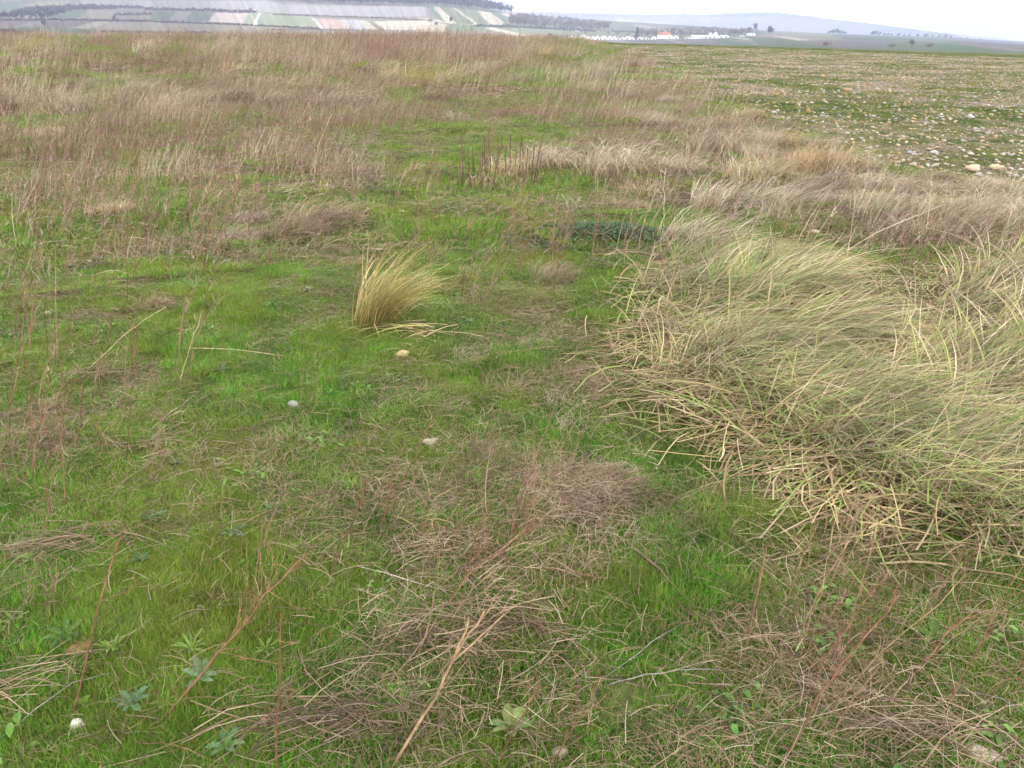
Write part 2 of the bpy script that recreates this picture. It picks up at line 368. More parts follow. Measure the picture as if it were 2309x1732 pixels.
RC = [(900, 30), (1155, 27), (1200, 28), (1230, 27), (1262, 30), (1300, 30), (1350, 31), (1400, 33), (1450, 34), (1500, 33), (1550, 34), (1600, 34), (1640, 31), (1690, 29), (1720, 28), (1745, 28), (1790, 34), (1850, 40), (1900, 46), (1950, 51), (2000, 58), (2050, 64), (2100, 71), (2143, 76), (2200, 90), (2300, 100)]
RIDGE = Sheet([(x, [(max(y+30, 92), 2900), (y+(88-y)*.55, 3400), (y, 4300), (y+8, 5200)]) for x, y in RC])
def paint_ridge(px, py):
    c = np.ones((len(px), 1))*np.array([.13, .115, .11]); n = fbm(px*.03, py*.12, 77)
    c = c*(.7+.7*n)[:, None]
    top = np.interp(px, [a for a, b in RC], [b for a, b in RC])
    c = np.where(((px < 1760) & (n > .5) & (py < top+18) & (px > 1350))[:, None], np.array([.16, .17, .15]), c)
    c = np.where(((py < top+9+8*vnoise(px*.02, py*0, 5)) & (px > 1600))[:, None], c*.62, c)
    for x0, x1, y0, y1, cc in [(1385, 1440, 45, 48, WHT*.6), (1450, 1520, 50, 53, WHT*.6), (1480, 1530, 35, 39, PNK), (1605, 1640, 41, 44, PNK), (1550, 1585, 36, 39, PNK*.9), (1300, 1312, 40, 42, WHT), (1575, 1600, 44, 47, PNK*.8)]:
        c = np.where((((px-(x0+x1)/2)/(x1-x0)*2)**2+((py-(y0+y1)/2-(px-(x0+x1)/2)*.08)/(y1-y0)*2)**2 < 1)[:, None], cc, c)
    return c
RIDGE.build('wooded_ridge', 1000, 2290, 2, 60, paint_ridge, 0)
FC = [(1950, 70), (2100, 73), (2143, 75), (2175, 77), (2200, 81), (2240, 84), (2280, 89), (2309, 93), (2400, 96), (2700, 98)]
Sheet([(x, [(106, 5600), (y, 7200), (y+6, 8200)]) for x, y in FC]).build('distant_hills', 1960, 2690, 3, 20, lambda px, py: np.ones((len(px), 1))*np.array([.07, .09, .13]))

# ------------------------------------------------------------------ scatter by geometry nodes (only for stuff)
def gn_scatter(name, pts, rot, scl, idx, variants, label, cat, kind='stuff'):
    me = bpy.data.meshes.new(name); n = len(pts)
    me.vertices.add(n); me.vertices.foreach_set('co', np.asarray(pts, np.float32).ravel())
    a = me.attributes.new('rot', 'FLOAT_VECTOR', 'POINT'); a.data.foreach_set('vector', np.asarray(rot, np.float32).ravel())
    a = me.attributes.new('scl', 'FLOAT_VECTOR', 'POINT'); a.data.foreach_set('vector', np.asarray(scl, np.float32).ravel())
    a = me.attributes.new('idx', 'INT', 'POINT'); a.data.foreach_set('value', np.asarray(idx, np.int32).ravel())
    o = ob(name, me, label=label, cat=cat, kind=kind)
    g = bpy.data.node_groups.new(name+'_scatter', 'GeometryNodeTree')
    g.interface.new_socket('Geometry', in_out='INPUT', socket_type='NodeSocketGeometry'); g.interface.new_socket('Geometry', in_out='OUTPUT', socket_type='NodeSocketGeometry')
    gi = g.nodes.new('NodeGroupInput'); go = g.nodes.new('NodeGroupOutput'); iop = g.nodes.new('GeometryNodeInstanceOnPoints'); iop.inputs['Pick Instance'].default_value = True
    gti = g.nodes.new('GeometryNodeGeometryToInstance')
    for vm in reversed(variants):             # the node numbers its inputs from the last link
        src = bpy.data.objects.new(name+'_kind', vm)          # never linked to the scene: only a source for the scatter
        oi = g.nodes.new('GeometryNodeObjectInfo'); oi.inputs['Object'].default_value = src
        g.links.new(oi.outputs['Geometry'], gti.inputs[0])
    def att(nm, ty, sock):
        q = g.nodes.new('GeometryNodeInputNamedAttribute'); q.data_type = ty; q.inputs['Name'].default_value = nm
        g.links.new(q.outputs['Attribute'], sock)
    e2r = g.nodes.new('FunctionNodeEulerToRotation'); att('rot', 'FLOAT_VECTOR', e2r.inputs[0]); g.links.new(e2r.outputs[0], iop.inputs['Rotation'])
    att('scl', 'FLOAT_VECTOR', iop.inputs['Scale']); att('idx', 'INT', iop.inputs['Instance Index'])
    g.links.new(gi.outputs[0], iop.inputs['Points']); g.links.new(gti.outputs[0], iop.inputs['Instance']); g.links.new(iop.outputs[0], go.inputs[0])
    md = o.modifiers.new('scatter', 'NODES'); md.node_group = g
    return o

def sample(n, r0, r1, amax=37, amin=-37):
    "uniform points of the wedge of ground the photograph looks over"
    r = np.sqrt(rng.uniform(r0*r0, r1*r1, n)); a = np.radians(rng.uniform(amin, amax, n))
    x, y = r*np.sin(a), r*np.cos(a); z = zg(x, y); px, py = proj(x, y, z)
    return x, y, z, r, px, py
def ell(px, py, lst):
    v = np.zeros(px.shape)
    for cx, cy, rx, ry, a in lst:
        d = np.sqrt(((px-cx)/rx)**2+((py-cy)/ry)**2); v = np.maximum(v, a*(1-sstep(.65, 1.15, d)))
    return v
BANK = [(1490, 740), (1500, 640), (1600, 570), (1750, 560), (1880, 610), (2040, 700), (2150, 640), (2309, 560), (2900, 500), (2900, 1300), (2309, 1300), (2110, 1225), (1960, 1170), (1830, 1095), (1660, 990), (1530, 910), (1460, 830)]

# short green grass tiles
def grass_tile(size, nb, h0, h1, wd, seed, dark=0., yel=.12, npt=4, lean=.6):
    g = np.random.default_rng(seed); xy = g.uniform(-size/2, size/2, (nb, 2))
    h = g.uniform(h0, h1, nb)*(.6+.8*vnoise(xy[:, 0]*8/size, xy[:, 1]*8/size, seed)); a = g.uniform(0, 2*np.pi, nb); ln = g.uniform(.1, lean*1.6, nb)*h
    t = np.linspace(0, 1, npt)[None, :]
    P = np.stack([xy[:, :1]+np.cos(a)[:, None]*ln[:, None]*t**1.7+.25*ln[:, None]*t**2, xy[:, 1:]+np.sin(a)[:, None]*ln[:, None]*t**1.7, h[:, None]*t*(1-.25*t*ln[:, None]/h[:, None])-.004], -1)
    W = wd*g.uniform(.6, 1.3, (nb, 1))*(1-.85*t**1.5)
    V, F = ribbons(P, np.broadcast_to(W, P.shape[:2]))
    k = g.uniform(0, 1, nb)[:, None]; c = np.where(k < .5, np.array([.078, .245, .026]), np.array([.165, .34, .03])); c = c*(.45+.9*g.uniform(0, 1, (nb, 1)))
    c = np.where(g.uniform(0, 1, (nb, 1)) < yel, np.array([.30, .26, .09]), c); c = np.where(g.uniform(0, 1, (nb, 1)) < yel*.5, np.array([.36, .27, .15]), c)
    C = np.repeat(c, npt*2, 0); return V, F, C
def straw_tile(size, nb, l0, l1, wd, seed, dirn=0., spread=.6, z=.03, tone=0):
    g = np.random.default_rng(seed); xy = g.normal(0, size/3.2, (nb, 2)); a = dirn+g.normal(0, spread, nb); ln = g.uniform(l0, l1, nb)
    npt = 4; t = np.linspace(-.5, .5, npt)[None, :]; cv = g.normal(0, .13, nb)[:, None]
    dx, dy = np.cos(a)[:, None], np.sin(a)[:, None]; bend = cv*ln[:, None]*t**2*2
    tz = g.normal(0, .10, nb)[:, None]; zz = np.abs(g.normal(z, z*.5, nb))[:, None]
    P = np.stack([xy[:, :1]+dx*ln[:, None]*t-dy*bend, xy[:, 1:]+dy*ln[:, None]*t+dx*bend, np.maximum(zz+tz*ln[:, None]*t-.06*ln[:, None]*(2*t)**2, .002)+0*t], -1)
    W = np.broadcast_to(wd*g.uniform(.5, 1.4, (nb, 1)), P.shape[:2]); sa = a+np.pi/2; V, F = ribbons(P, W, np.stack([np.cos(sa), np.sin(sa), g.uniform(-.5, .5, nb)], -1))
    pal = [np.array([[.31, .225, .14], [.20, .135, .085], [.44, .35, .24], [.13, .085, .055]]), np.array([[.19, .12, .07], [.25, .17, .105], [.10, .062, .04], [.36, .27, .18]]), np.array([[.55, .43, .22], [.62, .52, .32], [.42, .31, .15], [.40, .41, .14]]), np.array([[.40, .29, .14], [.50, .40, .23], [.24, .165, .09], [.24, .30, .08]])][tone]
    c = pal[g.integers(0, 4, nb)]*g.uniform(.75, 1.2, (nb, 1)); return V, F, np.repeat(c, npt*2, 0)
def tmesh(name, VFC, mat): return mesh(name, VFC[0], VFC[1], mat, VFC[2])

def thin(px, py):      # where the short grass is not: field and the foot of the bank
    return 1-.0*px
near_t = [tmesh('grass_turf', grass_tile(.34, 1700, .010, .034, .0020, 100+i), M_grass) for i in range(6)]
mid_t = [tmesh('grass_turf', grass_tile(.8, 2300, .012, .034, .0042, 200+i, yel=.18), M_grass) for i in range(5)]
far_t = [tmesh('grass_turf', grass_tile(2.2, 2000, .04, .085, .011, 300+i, npt=3, yel=.22), M_grass) for i in range(4)]
pts, rots, scls, ids = [], [], [], []
for (n, r0, r1, v0, nv) in ((2700, .9, 6.5, 0, 6), (2600, 6, 22, 6, 5), (2600, 21, 96, 11, 4)):
    x, y, z, r, px, py = sample(n, r0, r1, *((47, -47) if r0 < 1 else (37, -37))); keep = ~isfield(x, y)
    x, y, z = x[keep], y[keep], z[keep]; k = len(x)
    dzx = (zg(x+.1, y)-z)/.1; dzy = (zg(x, y+.1)-z)/.1
    pts.append(np.stack([x, y, z], -1)); rots.append(np.stack([dzy, -dzx, rng.uniform(-.7, .7, k)], -1))
    s = rng.uniform(.85, 1.25, k); hz = s*(.15+2.*fbm(x*1.4, y*1.4, 61, 3)); scls.append(np.stack([s, s, hz], -1)); ids.append(rng.integers(v0, v0+nv, k))
gn_scatter('meadow_grass', np.concatenate(pts), np.concatenate(rots), np.concatenate(scls), np.concatenate(ids), near_t+mid_t+far_t, 'short soft green grass and moss covering the meadow floor', 'grass')

# dead straw lying in the green
st_t = [tmesh('straw_mat', straw_tile(.34, 62, .02, .12, .0012, 400+i, 0.15, .95, .03, [0, 1, 1][i % 3]), M_straw) for i in range(6)]
st_m = [tmesh('straw_mat', straw_tile(.8, 200, .05, .22, .003, 420+i, .1, .85, .05, [1, 0, 1][i % 3]), M_straw) for i in range(5)]
st_f = [tmesh('straw_mat', straw_tile(2.2, 480, .12, .45, .009, 440+i, .1, .8, .10, [1, 0, 1][i % 3]), M_straw) for i in range(4)]
LIT = [(1000, 1250, 190, 60, .7), (560, 1330, 300, 60, .6), (150, 1200, 220, 60, .8), (250, 850, 180, 60, .75), (80, 1330, 150, 60, .8), (1000, 1480, 360, 70, .7), (750, 1640, 400, 80, .55), (1300, 1560, 300, 60, .6),
       (1300, 880, 130, 50, .7), (1290, 1110, 120, 60, 1), (640, 1220, 200, 50, .5), (1850, 1480, 250, 160, .25), (2100, 1660, 220, 60, .35), (1100, 1060, 130, 40, .6), (1150, 700, 150, 40, .4), (720, 520, 110, 40, .8), (580, 570, 70, 30, .8),
       (1950, 480, 250, 60, .7), (1700, 420, 260, 80, .8), (1400, 350, 160, 60, .6), (2150, 560, 160, 60, .6), (600, 400, 260, 40, .5), (200, 500, 160, 40, .4), (880, 330, 100, 30, .5), (220, 980, 200, 50, .6), (600, 960, 90, 50, .4), (800, 1180, 180, 50, .4)]
pts, rots, scls, ids = [], [], [], []
for (n, r0, r1, v0, nv, base) in ((12000, .9, 6.5, 0, 6, .20), (8500, 6, 22, 6, 5, .16), (2600, 21, 96, 11, 4, .45)):
    x, y, z, r, px, py = sample(n, r0, r1, *((46, -46) if r0 < 1 else (37, -37))); dens = np.maximum(.72*ell(px, py, LIT), base)*(.25+1.5*sstep(.42, .66, (.5*fbm(x*1.6, y*1.6, 70, 3)+.5*fbm(x*4.2, y*4.2, 71, 2))))
    keep = ~isfield(x, y) & (rng.uniform(0, 1, n) < dens); x, y, z = x[keep], y[keep], z[keep]; k = len(x)
    pts.append(np.stack([x, y, z+.004], -1)); rots.append(np.stack([0*x, 0*x, rng.normal(.1, .55, k)+(rng.uniform(0, 1, k) < .5)*np.pi], -1))
    s = rng.uniform(.7, 1.3, k); scls.append(np.stack([s, s, s*rng.uniform(.6, 1.3, k)], -1)); ids.append(rng.integers(v0, v0+nv, k))
gn_scatter('dead_grass_litter', np.concatenate(pts), np.concatenate(rots), np.concatenate(scls), np.concatenate(ids), st_t+st_m+st_f, 'brown and grey dead grass lying matted over the green turf', 'dead grass')

# ------------------------------------------------------------------ dry grass tussocks, each a thing
def tussock_mesh(seed, nb, spread, h0, h1, wd, wind=(1, .25), arch=.9, green=.2, tone='straw', rnd=.35, npt=8, curl=0, kink=.12):
    g = np.random.default_rng(seed); a = g.uniform(0, 2*np.pi, nb); rr = spread*np.sqrt(g.uniform(0, 1, nb)); x0, y0 = rr*np.cos(a), rr*np.sin(a)
    ln = g.uniform(h0, h1, nb); wv = np.array(wind)/np.hypot(*wind)
    out = np.stack([np.cos(a), np.sin(a)], -1)*(.35*rr/spread)[:, None]; d2 = wv[None]*g.uniform(.5, 1.25, (nb, 1))+out+g.normal(0, rnd, (nb, 2)); d2 /= np.maximum(np.linalg.norm(d2, axis=1), .3)[:, None]
    el0 = g.uniform(.95, 1.5, nb); el1 = el0-arch*g.uniform(.7, 1.5, nb)*1.3
    el = el0[:, None]+(el1-el0)[:, None]*(np.linspace(0, 1, npt)[None, :]**1.3)
    kp = g.integers(3, npt, nb); kk = (g.uniform(0, 1, nb) < kink)[:, None]*(np.arange(npt)[None, :] >= kp[:, None])*g.uniform(-1.6, -.3, (nb, 1)); el = el+kk
    hd = np.arctan2(d2[:, 1], d2[:, 0])[:, None]+g.normal(0, .08+curl, (nb, npt)).cumsum(1)*.6
    st = ln[:, None]/(npt-1); dx = np.cos(el)*np.cos(hd)*st; dy = np.cos(el)*np.sin(hd)*st; dz = np.sin(el)*st
    P = np.stack([x0[:, None]+dx.cumsum(1)-dx, y0[:, None]+dy.cumsum(1)-dy, dz.cumsum(1)-dz], -1)
    P[..., 2] = np.where(P[..., 2] < .015, .015+.01*g.uniform(0, 1, (nb, 1)), P[..., 2])-.01
    t = np.linspace(0, 1, npt)[None, :]; W = wd*g.uniform(.5, 1.35, (nb, 1))*(1-.8*t**2)
    sa = hd[:, 0]+np.pi/2; V, F = ribbons(P, W, np.stack([np.cos(sa), np.sin(sa), g.uniform(-.4, .4, nb)], -1))
    pal = {'bank': [[.40, .30, .17], [.58, .48, .30], [.20, .14, .08], [.35, .345, .12]], 'straw': [[.50, .37, .19], [.58, .46, .26], [.42, .29, .14], [.62, .53, .36]], 'yellow': [[.58, .42, .14], [.66, .52, .24], [.46, .31, .10], [.48, .43, .13]], 'pale': [[.50, .40, .28], [.42, .33, .22], [.56, .48, .36], [.36, .27, .18]], 'rust': [[.46, .30, .15], [.52, .38, .2], [.38, .24, .12], [.45, .36, .2]], 'brown': [[.29, .195, .12], [.36, .26, .165], [.18, .115, .07], [.40, .31, .20]]}[tone]
    c = np.array(pal)[g.integers(0, 4, nb)]*g.uniform(.75, 1.15, (nb, 1)); gr = g.uniform(0, 1, nb) < green
    c[gr] = np.array([.17, .26, .06])*g.uniform(.8, 1.3, (gr.sum(), 1))
    C = np.repeat(c[:, None], npt, 1); base = np.clip(1-t*2.2, 0, 1)[..., None]*(.55 if tone != 'brown' else .1)
    C = C*(1-base)+np.array([.20, .21, .045])*base; C = np.repeat(C.reshape(-1, 3), 2, 0)  # olive blade feet, also darkened in colour for shaded gaps between blades
    return mesh('tussock_blades', V, F, M_straw, C)
def tuss(px, py, me, s=1., rz=0., label='', group=None, name='grass_tussock', sz=None):
    p = G(px, py); o = ob(name, me, None, p, rz, label=label, cat='grass tuft', group=group); o.scale = (s, s, s if sz is None else sz); return o

wt = [tussock_mesh(850+i, 110, .11, .05, .20, .0020, (1, .2), 1.35, .10, ('brown', 'pale', 'brown', 'rust')[i % 4], .9, curl=.4, kink=.4, npt=6) for i in range(5)]
wf = [tussock_mesh(860+i, 150, .26, .10, .34, .0042, (1, .2), 1.3, .08, ('brown', 'pale', 'brown', 'straw')[i % 4], .8, curl=.35, kink=.35, npt=6) for i in range(4)]
P_, R_, S_, I_ = [], [], [], []
for n, r0, r1, v0, nv, dn in ((4200, 1.2, 7, 0, 5, .36), (6500, 6, 30, 5, 4, .42)):
    x, y, z, r, px, py = sample(n, r0, r1, *((46, -46) if r0 < 2 else (37, -37))); q = ~isfield(x, y) & ~inpoly(px, py, BANK) & (rng.uniform(0, 1, n) < dn*(.25+ell(px, py, LIT))*sstep(.46, .66, .4*fbm(x*1.1, y*1.1, 72, 2)+.6*fbm(x*3.5, y*3.5, 73, 2))); x, y, z = x[q], y[q], z[q]; k = len(x)
    P_.append(np.stack([x, y, z], -1)); R_.append(np.stack([0*x, 0*x, rng.normal(0, .7, k)], -1)); s = rng.uniform(.6, 1.25, k); S_.append(np.stack([s, s, s*rng.uniform(.5, 1., k)], -1)); I_.append(rng.integers(v0, v0+nv, k))
gn_scatter('withered_weeds', *[np.concatenate(q) for q in (P_, R_, S_, I_)], wt+wf, 'small curled wisps of withered brown plants dotted through the turf', 'dead weeds')
T_yel = tussock_mesh(1, 400, .125, .30, .66, .0056, (1, .2), .68, .10, 'yellow', .26, kink=.10)
tuss(838, 738, T_yel, 1., 0, 'upright golden yellow grass tuft standing alone just behind the tan stone', sz=.86)
# loose bent straws at its foot
def strands(seed, nb, sx, sy, l0, l1, wd, dirn, spread, z, tone): return tmesh('straw_strands', _strand(seed, nb, sx, sy, l0, l1, wd, dirn, spread, z, tone), M_straw)
def _strand(seed, nb, sx, sy, l0, l1, wd, dirn, spread, z, tone):
    V, F, C = straw_tile(1, nb, l0, l1, wd, seed, dirn, spread, z, tone); V = V.reshape(nb, 8, 3)
    g = np.random.default_rng(seed+5); m0 = V.mean(1, keepdims=True); V = V-m0*np.array([1, 1, 0]); V[..., 0] += g.normal(0, sx, nb)[:, None]; V[..., 1] += g.normal(0, sy, nb)[:, None]
    return V.reshape(-1, 3), F, C
def bundle(px, py, me, rz, label, s=1, group=None): 
    p = G(px, py); p[2] += .01; o = ob('straw_bundle', me, None, p, rz, label=label, cat='dead grass', group=group); o.scale = (s, s, s); return o
bundle(900, 755, strands(21, 60, .10, .05, .15, .38, .004, .05, .5, .03, 2), 0, 'bent pale straws lying at the foot of the golden tuft')

TB = [tussock_mesh(10+i, 330, .28, .35, 1.02, .0076, (1, .3), .95, [.34, .14, .24, .44, .10][i], 'bank', .34, kink=.22) for i in range(5)]
TM = [tussock_mesh(30+i, 210, .26, .3, .85, .0068, (1, -.15), 1.15, [.36, .20, .28][i], 'bank', .50, kink=.18) for i in range(3)]
bankA = [(1510, 670, 1, .9), (1570, 610, 0, 1.), (1650, 600, 3, 1.0), (1500, 740, 2, 1.), (1580, 700, 3, 1.05), (1670, 680, 0, 1.05), (1760, 660, 2, 1.), (1830, 690, 1, .7), (1620, 780, 1, .9), (1740, 760, 2, .95), (1860, 760, 1, .9), (1480, 780, 1, .75),
         (2100, 820, 4, .9), (2170, 740, 1, 1.1), (2250, 690, 4, 1.15), (2330, 640, 1, 1.2), (2180, 860, 2, 1.0), (2280, 820, 1, 1.1), (2370, 760, 4, 1.2), (2250, 950, 4, 1.05), (2360, 900, 2, 1.1), (2440, 700, 1, 1.2), (2420, 850, 4, 1.2), (2100, 930, 1, .85), (1560, 850, 4, .8), (1680, 850, 2, .8), (2000, 850, 2, .7)]
for i, (a, b, v, s) in enumerate(bankA):
    tuss(a, b, TB[v], s*random.uniform(.8, 1.02), random.uniform(-.45, .5), 'long windswept straw and green tussock combed to one side in the big grass bank', 'windswept tussocks of the grass bank', sz=s*random.uniform(.28, .48))
bankB = [(1570, 860), (1640, 890), (1700, 920), (1790, 930), (1880, 900), (1810, 990), (1900, 1000), (1980, 960), (1700, 850), (1920, 1060), (2000, 1040), (2090, 1020), (2180, 1000), (2030, 1110), (2110, 1100), (2200, 1090), (2290, 1050), (2150, 1170), (2230, 1150), (2310, 1130), (2400, 1080), (2260, 1220), (2350, 1210), (2450, 1180), (1620, 820), (1800, 850), (2000, 900), (2400, 980)]
for i, (a, b) in enumerate(bankB):
    tuss(a, b, TM[i % 3], random.uniform(.65, .9), random.uniform(-.5, .5), 'flattened tangled straw clump on the near slope of the big grass bank', 'flattened clumps of the grass bank', sz=.5)
tiles = [tmesh('straw_mat', straw_tile(.7, 80, .14, .5, .0056, 460+i, .3, .6, .06, 3), M_straw) for i in range(4)]
x, y, z, r, px, py = sample(5000, 1.5, 9, 37, 0); q = inpoly(px, py, BANK) & (rng.uniform(0, 1, 5000) < .26)
gn_scatter('flattened_straw', np.stack([x[q], y[q], z[q]+.01], -1), np.stack([0*x[q], 0*x[q], rng.normal(0, .7, q.sum())], -1), np.repeat(rng.uniform(.6, 1., (q.sum(), 1)), 3, 1), rng.integers(0, 4, q.sum()), tiles, 'pale flattened straw matting the big grass bank between its tussocks', 'dead grass')

# curly pale tussocks farther off, one by one
TC = {k: tussock_mesh(60+i, 620, .34, .28, .60, .0065, (1, .2), 1.35, .05, t, .8, curl=.35, kink=.3) for i, (k, t) in enumerate((('pale', 'pale'), ('rust', 'rust'), ('straw', 'straw'), ('brown', 'brown')))}
TU = {k: tussock_mesh(80+i, 380, .34, .30, .75, .0065, (1, .3), .9, .12, t, .3) for i, (k, t) in enumerate((('pale', 'pale'), ('yellow', 'yellow'), ('straw', 'straw'), ('brown', 'brown')))}
NAMED = [(1380, 400, 'c', 'pale', 1.15, 'rounded curly pale tussock to the right of the dark upright stems'), (1845, 400, 'c', 'rust', 1.15, 'rusty orange curly tussock near the edge of the stony field'), (1225, 385, 'c', 'pale', .9, 'matted pale tussock directly behind the dark upright stems'),
         (1600, 345, 'c', 'pale', 1.0, 'pale curly tussock between the pale round tussock and the stony field'), (1520, 400, 'c', 'pale', .8, 'small pale tussock beside the round curly one'), (1700, 420, 'c', 'straw', 1., 'straw coloured tussock in front of the field margin'), (1700, 340, 'c', 'pale', 1., 'pale tussock on the rim of the stony field'),
         (150, 262, 'c', 'pale', 1.05, 'pale drooping tussock alone in the brown weeds at the left side'), (100, 320, 'c', 'straw', .7, 'low straw tuft below the drooping tussock at the left side'), (930, 205, 'u', 'yellow', 1.5, 'broad yellowish tussock at the near edge of the tall weeds'), (1000, 200, 'u', 'straw', 1.3, 'straw tussock leaning right beside the yellowish one'),
         (880, 190, 'u', 'straw', 1.3, 'straw tussock to the left of the broad yellowish one'), (500, 142, 'u', 'pale', 2.2, 'pale domed tussock far back among the tall weeds'), (1345, 185, 'u', 'pale', 1.4, 'pale leaning tussock where the weeds meet the stony field'), (1180, 130, 'u', 'yellow', 1.5, 'yellow tussock far back below the village'), (1225, 132, 'u', 'yellow', 1.3, 'smaller yellow tussock far back below the village'),
         (545, 545, 'c', 'pale', .55, 'small curled pale tuft in the green turf'), (555, 500, 'c', 'pale', .45, 'tiny curled grey tuft behind the small pale one'), (245, 480, 'c', 'straw', .5, 'small arching straw tuft on green turf at the left'), (700, 520, 'u', 'brown', .8, 'brown tuft swept to the right on green turf'), (640, 545, 'u', 'brown', .6, 'low brown tuft at the foot of the swept brown one'),
         (1140, 400, 'c', 'straw', .7, 'straw tussock wrapped around the dark upright stems'), (1290, 1120, 'c', 'brown', .55, 'tangled brown heap of dead stems in the near turf'), (1330, 1100, 'c', 'brown', .45, 'smaller tangled brown heap against the bigger one'), (1950, 470, 'c', 'straw', .8, 'straw tussock behind the big grass bank'), (2080, 440, 'c', 'pale', .8, 'pale tussock along the near edge of the field stones'), (2230, 440, 'c', 'pale', .9, 'pale tussock at the corner of the stony field'),
         (1760, 470, 'u', 'pale', .9, 'pale upright tussock right behind the grass bank'), (1420, 480, 'c', 'brown', .6, 'low brown tuft behind the dark green herb'), (2150, 520, 'u', 'brown', .8, 'brown tuft in the hollow behind the bank'), (1620, 470, 'u', 'pale', .9, 'pale tuft between herb patch and field margin'), (370, 690, 'c', 'brown', .35, 'little brown tuft on turf near the crossing pale sticks'),
         (1560, 560, 'u', 'pale', .9, 'pale tuft at the top left of the grass bank'), (60, 120, 'u', 'yellow', 1.6, 'yellowish tussock far back at the left'), (330, 130, 'u', 'pale', 1.8, 'pale domed tussock far back left of the largest dome'), (1240, 640, 'u', 'brown', .45, 'thin brown tuft beside the bank')]
for a, b, kd, t, s, lb in NAMED: tuss(a, b, (TC if kd == 'c' else TU)[t], s, random.uniform(-.3, .3), lb, sz=s*(.38 if 'heap' in lb else 1.15 if b < 440 else .65))
# more tussocks of the belt along the field and of the brown back
pool = []
tries = 0
while len(pool) < 150 and tries < 6000:
    tries += 1
    a = random.uniform(-80, 2380); b = random.uniform(100, 560)
    fb = np.interp(a, FB[:, 0], FB[:, 1])
    belt = (a > 1300 and fb+6 < b < fb+150 and b < 560); back = b < 260 and (a < 1350) and b > 95
    if not (belt or back): continue
    if 990 < a < 1290 and 200 < b < 480: continue
    if a > 1250 and b < fb+4: continue
    d = 1812*1.6/(b-70)
    if any(abs(a-q[0]) < 500/d and abs(b-q[1]) < 220/d for q in pool): continue
    pool.append((a, b, belt))
for a, b, belt in pool:
    t = random.choice(['pale', 'pale', 'straw', 'brown', 'rust'] if belt else ['pale', 'brown', 'straw', 'brown'])
    D = (TC if (belt and random.random() < .6) else TU); t = t if t in D else 'pale'
    if belt: tuss(a, b, D[t], random.uniform(.6, 1.0), random.uniform(-.4, .4), 'dry matted tussock in the belt of dead grass beside the stony field', 'tussocks along the field margin', sz=random.uniform(.45, .8))
    else: tuss(a, b, D[t], random.uniform(.9, 1.6), random.uniform(-.4, .4), 'dry leaning tussock among the distant brown weeds', 'tussocks among the far weeds', sz=random.uniform(.6, 1.))
# ------------------------------------------------------------------ stones
import bmesh
def stone_mesh(name, seed, mat, col, flat=.55):
    g = np.random.default_rng(seed); bm = bmesh.new(); bmesh.ops.create_icosphere(bm, subdivisions=2, radius=1)
    V = np.array([v.co[:] for v in bm.verts]); F = np.array([[v.index for v in f.verts] for f in bm.faces]); bm.free()
    d = np.ones(len(V))
    for k in range(7):
        q = g.normal(size=3); q /= np.linalg.norm(q); d -= np.maximum(V@q-g.uniform(.55, .85), 0)*.9
    V = V*d[:, None]*np.array([1.2, .85, flat])*g.uniform(.9, 1.1, 3)
    c = np.ones((len(V), 3))*np.array(col) if col is not None else None
    return mesh(name, V, F, mat, c, True)
fs = [stone_mesh('fieldstone', 500+i, M_fstone, None) for i in range(8)]
n = 90000; x, y, z, r, px, py = sample(n, 6, 80, 37, 4)
big = np.exp(rng.normal(0, .5, n))
keep = isfield(x, y, 34) & (rng.uniform(0, 1, n) < .95*(.5+.9*sstep(.35, .6, fbm(x*.9, y*.9, 90))))
edge = np.interp(px, FB[:, 0], FB[:, 1])-py; 
x, y, z, r, big, edge = [q[keep] for q in (x, y, z, r, big, edge)]
rad = np.clip(.0195*big*(1+.3*(edge < 60)*(r < 14)), .008, .046)
order = np.argsort(-rad/r*(r < 32)); ind, rest = order[:300], order[300:]
k = len(rest)
gn_scatter('field_stones', np.stack([x[rest], y[rest], z[rest]+rad[rest]*.3], -1), np.stack([rng.normal(0, .3, k), rng.normal(0, .3, k), rng.uniform(0, 6.3, k)], -1), np.repeat(rad[rest][:, None], 3, 1), rng.integers(0, 8, k), fs, 'countless small pale pebbles strewn over the sprouting field', 'pebbles')
SC = [('cream', (.38, .31, .21), 'cream rounded stone lying in the sprouting field'), ('white', (.42, .38, .32), 'whitish stone lying in the sprouting field'), ('orange', (.33, .22, .12), 'orange brown stone lying in the sprouting field'), ('grey', (.34, .31, .28), 'grey stone lying in the sprouting field')]
sm = {c[0]: [stone_mesh('stone', 520+10*j+i, M_stone, c[1]) for i in range(3)] for j, c in enumerate(SC)}
for i in ind:
    nm, cc, lb = SC[rng.choice(4, p=[.42, .25, .2, .13])]
    o = ob('fieldstone', sm[nm][rng.integers(0, 3)], None, (x[i], y[i], z[i]+rad[i]*.3), rng.uniform(0, 6.3), label=lb, cat='stone', group=nm+' stones of the sprouting field'); o.scale = (rad[i],)*3
def stone(px, py, wpx, col, label, flat=.55, rz=0., up=.2):
    col = tuple(.78*q for q in col)
    p = G(px, py); d = np.hypot(p[0], p[1]); rr = wpx/FP*np.hypot(d, CH)/2/1.15
    o = ob('stone', stone_mesh('stone', int(px*7+py), M_stone, col, flat), None, (p[0], p[1], p[2]+rr*(up+(.3 if py > 440 else .1))), rz, label=label, cat='stone'); o.scale = (rr,)*3
